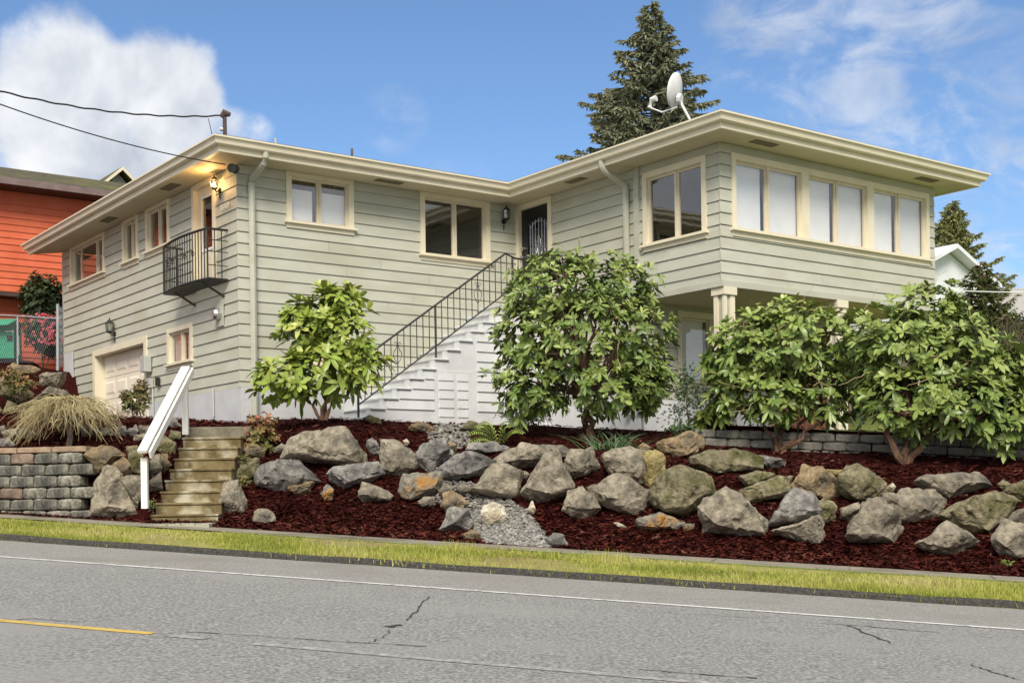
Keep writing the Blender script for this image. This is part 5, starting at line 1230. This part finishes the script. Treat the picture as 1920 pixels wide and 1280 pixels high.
ob('window', 'darkbrown', oh, -2.4, -1.5, .50, .56, .7, 2.2)
DX = 1.75
dm = MB(); dm.prism([(2.3+DX, 4.6, 6.3), (5.3+DX, 4.6, 6.3), (3.8+DX, 4.6, 7.92)], [(2.3+DX, 9, 6.3), (5.3+DX, 9, 6.3), (3.8+DX, 9, 7.92)]); dmo = dm.build('dormer', 'curtain', oh)
for (xa, xb) in ((2.0, 3.8), (5.6, 3.8)):
    za, zb_ = 6.38, 8.02
    s = MB(); s.prism([(xa+DX, 4.2, za), (xb+DX, 4.2, zb_), (xb+DX, 4.2, zb_+.08), (xa+DX, 4.2, za+.08)], [(xa+DX, 9, za), (xb+DX, 9, zb_), (xb+DX, 9, zb_+.08), (xa+DX, 9, za+.08)]); s.build('dormer_roof', 'redroof', dmo)
    s = MB(); s.prism([(xa+DX, 4.14, za-.06), (xb+DX, 4.14, zb_-.06), (xb+DX, 4.14, zb_+.07), (xa+DX, 4.14, za+.07)], [(xa+DX, 4.2, za-.06), (xb+DX, 4.2, zb_-.06), (xb+DX, 4.2, zb_+.07), (xa+DX, 4.2, za+.07)]); s.build('bargeboard', 'cream', dmo)
for x_ in (3.2, 3.85, 4.5): s = MB(); s.box(x_-.05+DX, x_+.05+DX, 4.55, 4.61, 6.4, 7.1); s.build('dormer_batten', 'brownpaint', dmo)
# clipped shrub, fence, green kiosk, globe lamp
hd = blob_shrub('clipped_shrub', 'dark clipped shrub with pink flowers against the orange house wall', (80, 690), [(78, 560, 40, 44), (85, 615, 36, 40), (95, 640, 30, 24)], 'hedge', 1500, .16, 51, base_d=39.0, bright=.45, wid=.45)
fl = MB(); rg = random.Random(52)
for _ in range(70): whorl(fl, at(rg.gauss(88, 18), rg.uniform(585, 645), 38.2)-hd.location, Vector((0, -1, .4)), .07, 5, .5, rg, .1, .7)
fl.build('flowers', 'flower', hd, fix=False)['kind'] = 'stuff'
fo = at(108, 690, 37.2); fe = empty('chain_link_fence', fo); tag(fe, 'galvanised chain-link fence on the terrace below the orange house', 'fence')
def fp(px, py, d): return at(px, py, d)-fo
for (px, p0, p1, d, r_) in ((108, 570, 688, 37.2, .045), (33, 594, 682, 37.6, .03), (-40, 588, 682, 38.0, .03)):
    s = MB(); s.tube([fp(px, p1, d)-Vector((0, 0, .1)), fp(px, p0, d)], r_, 8); s.build('post', 'galv', fe)
s = MB(); s.tube([fp(-60, 588, 38.1), fp(33, 592, 37.6), fp(107, 597, 37.2)], .022, 6); s.build('top_rail', 'galv', fe)
msh = MB()
for k in range(40):
    u = k/39
    for sg in (1, -1):
        a_, b_ = fp(-50+157*u, 596, 38.0-.8*u), fp(-50+157*u+sg*34, 680, 38.0-.8*u); msh.tube([a_, b_], .0025, 3, cap=False)
for k in range(9):
    for sg in (1, -1): msh.tube([fp(110+k*1.1, 575, 37.2), fp(110+k*1.1+sg*5, 688, 37.2)], .004, 3, cap=False)
msh.build('wire_mesh', 'galv', fe)['kind'] = 'stuff'
kz = at(14, 672, 38.6); ki = empty('green_kiosk', kz); tag(ki, 'green canvas kiosk with an awning behind the chain-link fence', 'kiosk')
def kp(px, py, d=38.6): return at(px, py, d)-kz
A, B_ = kp(-30, 672), kp(26, 618); s = MB(); s.box(A.x, B_.x, -.02, .6, A.z, kp(0, 600).z); s.build('body', 'green', ki)
s = MB(); z1, z2 = kp(0, 598).z, kp(0, 612).z; s.prism([(A.x-.1, .0, z1), (A.x-.1, -.35, z2), (A.x-.1, -.33, z2-.02), (A.x-.1, .02, z1-.05)], [(B_.x+.12, .0, z1), (B_.x-.06, -.35, z2), (B_.x-.06, -.33, z2-.02), (B_.x+.12, .02, z1-.05)]); s.build('awning', 'green', ki)
s = MB(); s.box(kp(4, 0).x, kp(15, 0).x, -.035, -.02, kp(0, 640).z, kp(0, 629).z); s.build('window', 'black', ki)
s = MB(); s.box(kp(24.5, 0).x, kp(27, 0).x, -.05, .0, kp(0, 666).z, kp(0, 630).z); s.build('white_post', 'white', ki)
for (u0, u1) in ((1.2, 7.0), (8.2, 17.0)):      # two small white words, too small to read in the photograph
    s = MB(); s.box(kp(u0, 0).x, kp(u1, 0).x, -.03, -.021, kp(0, 622.6).z, kp(0, 620.4).z); s.build('white_lettering', 'white', ki)
s = MB(); s.tube([Vector((0, 0, -.13)), Vector((0, 0, -.1)), Vector((0, 0, 0)), Vector((0, 0, .1)), Vector((0, 0, .13))], [.03, .1, .14, .1, .03], 12); o = s.build('globe_lamp', 'white', smooth=True); o.location = at(90, 652, 39.0); tag(o, 'white globe on the orange wall under the clipped shrub', 'lamp')
# houses to the right
wh = empty('white_house', at(1790, 640, 42), TH); tag(wh, 'white gabled house glimpsed between the chimney and the cypress', 'house'); wo = wh.location
def loc(px, py, d):
    v = at(px, py, d)-wo; c, s_ = math.cos(-TH), math.sin(-TH); return Vector((v.x*c-v.y*s_, v.x*s_+v.y*c, v.z))
pk, el, er = loc(1764, 466, 42), loc(1700, 500, 41), loc(1818, 500, 43.5)
s = MB(); zb_ = loc(1790, 640, 42).z; s.prism([(pk.x-3, 0, zb_), (pk.x+2.0, 0, zb_), (pk.x+2.0, 0, pk.z-1.0), (pk.x, 0, pk.z-.15), (pk.x-3, 0, pk.z-1.4)], [(pk.x-3, 6, zb_), (pk.x+2.0, 6, zb_), (pk.x+2.0, 6, pk.z-1.0), (pk.x, 6, pk.z-.15), (pk.x-3, 6, pk.z-1.4)]); s.build('wall', 'whitewall', wh)
for (xa, za, xb, zb2) in ((pk.x, pk.z, pk.x+2.5, pk.z-1.12), (pk.x-3.3, pk.z-1.45, pk.x, pk.z)):
    s = MB(); s.prism([(xa, -.4, za-.08), (xb, -.4, zb2-.08), (xb, -.4, zb2+.06), (xa, -.4, za+.06)], [(xa, 6.4, za-.08), (xb, 6.4, zb2-.08), (xb, 6.4, zb2+.06), (xa, 6.4, za+.06)]); s.build('roof', 'whitewall', wh)
sh = empty('shingled_house', at(1900, 640, 44)); tag(sh, 'pale house with a light grey shingled roof beyond the arborvitae', 'house'); so_ = sh.location
q = lambda px, py, d: at(px, py, d)-so_
s = MB(); a_, b_, c_, d_ = q(1845, 598, 43), q(2060, 590, 43), q(2060, 540, 50), q(1860, 548, 50); up_ = Vector((0, 0, .12)); s.prism([a_, b_, c_, d_], [a_+up_, b_+up_, c_+up_, d_+up_]); s.build('roof', 'shingle_pale', sh)
for k in range(9):
    u0 = k/9; A0, B0 = a_.lerp(d_, u0)+up_, b_.lerp(c_, u0)+up_; A1, B1 = a_.lerp(d_, u0+1/9)+up_, b_.lerp(c_, u0+1/9)+up_
    s = MB(); l_ = Vector((0, 0, .06)); s.prism([A0, B0, B1, A1], [A0+l_, B0+l_, B1+l_*.1, A1+l_*.1]); s.build('shingle_course', 'shingle_pale', sh)
s = MB(); e_ = q(1870, 700, 44); s.box(e_.x, e_.x+6, e_.y+.3, e_.y+5, e_.z, q(1870, 598, 43.4).z); s.build('wall', 'whitewall', sh)
s = MB(); s.tube(sagline(at(1800, 545, 30), at(2050, 542, 28), .05, 10), .014, 5); tag(s.build('overhead_wire', 'pipe'), 'pale overhead wire crossing behind the widest rhododendron', 'cable')

# ------------------------------------------------------------------ working units -> metres
bpy.context.view_layer.update()
for o in list(scene.objects):
    if o.parent is None:
        o.location = o.location * SCALE
        if o.type not in ('LIGHT', 'CAMERA'): o.scale = o.scale * SCALE
for l_ in bpy.data.lights:
    if l_.type == 'POINT': l_.shadow_soft_size *= SCALE
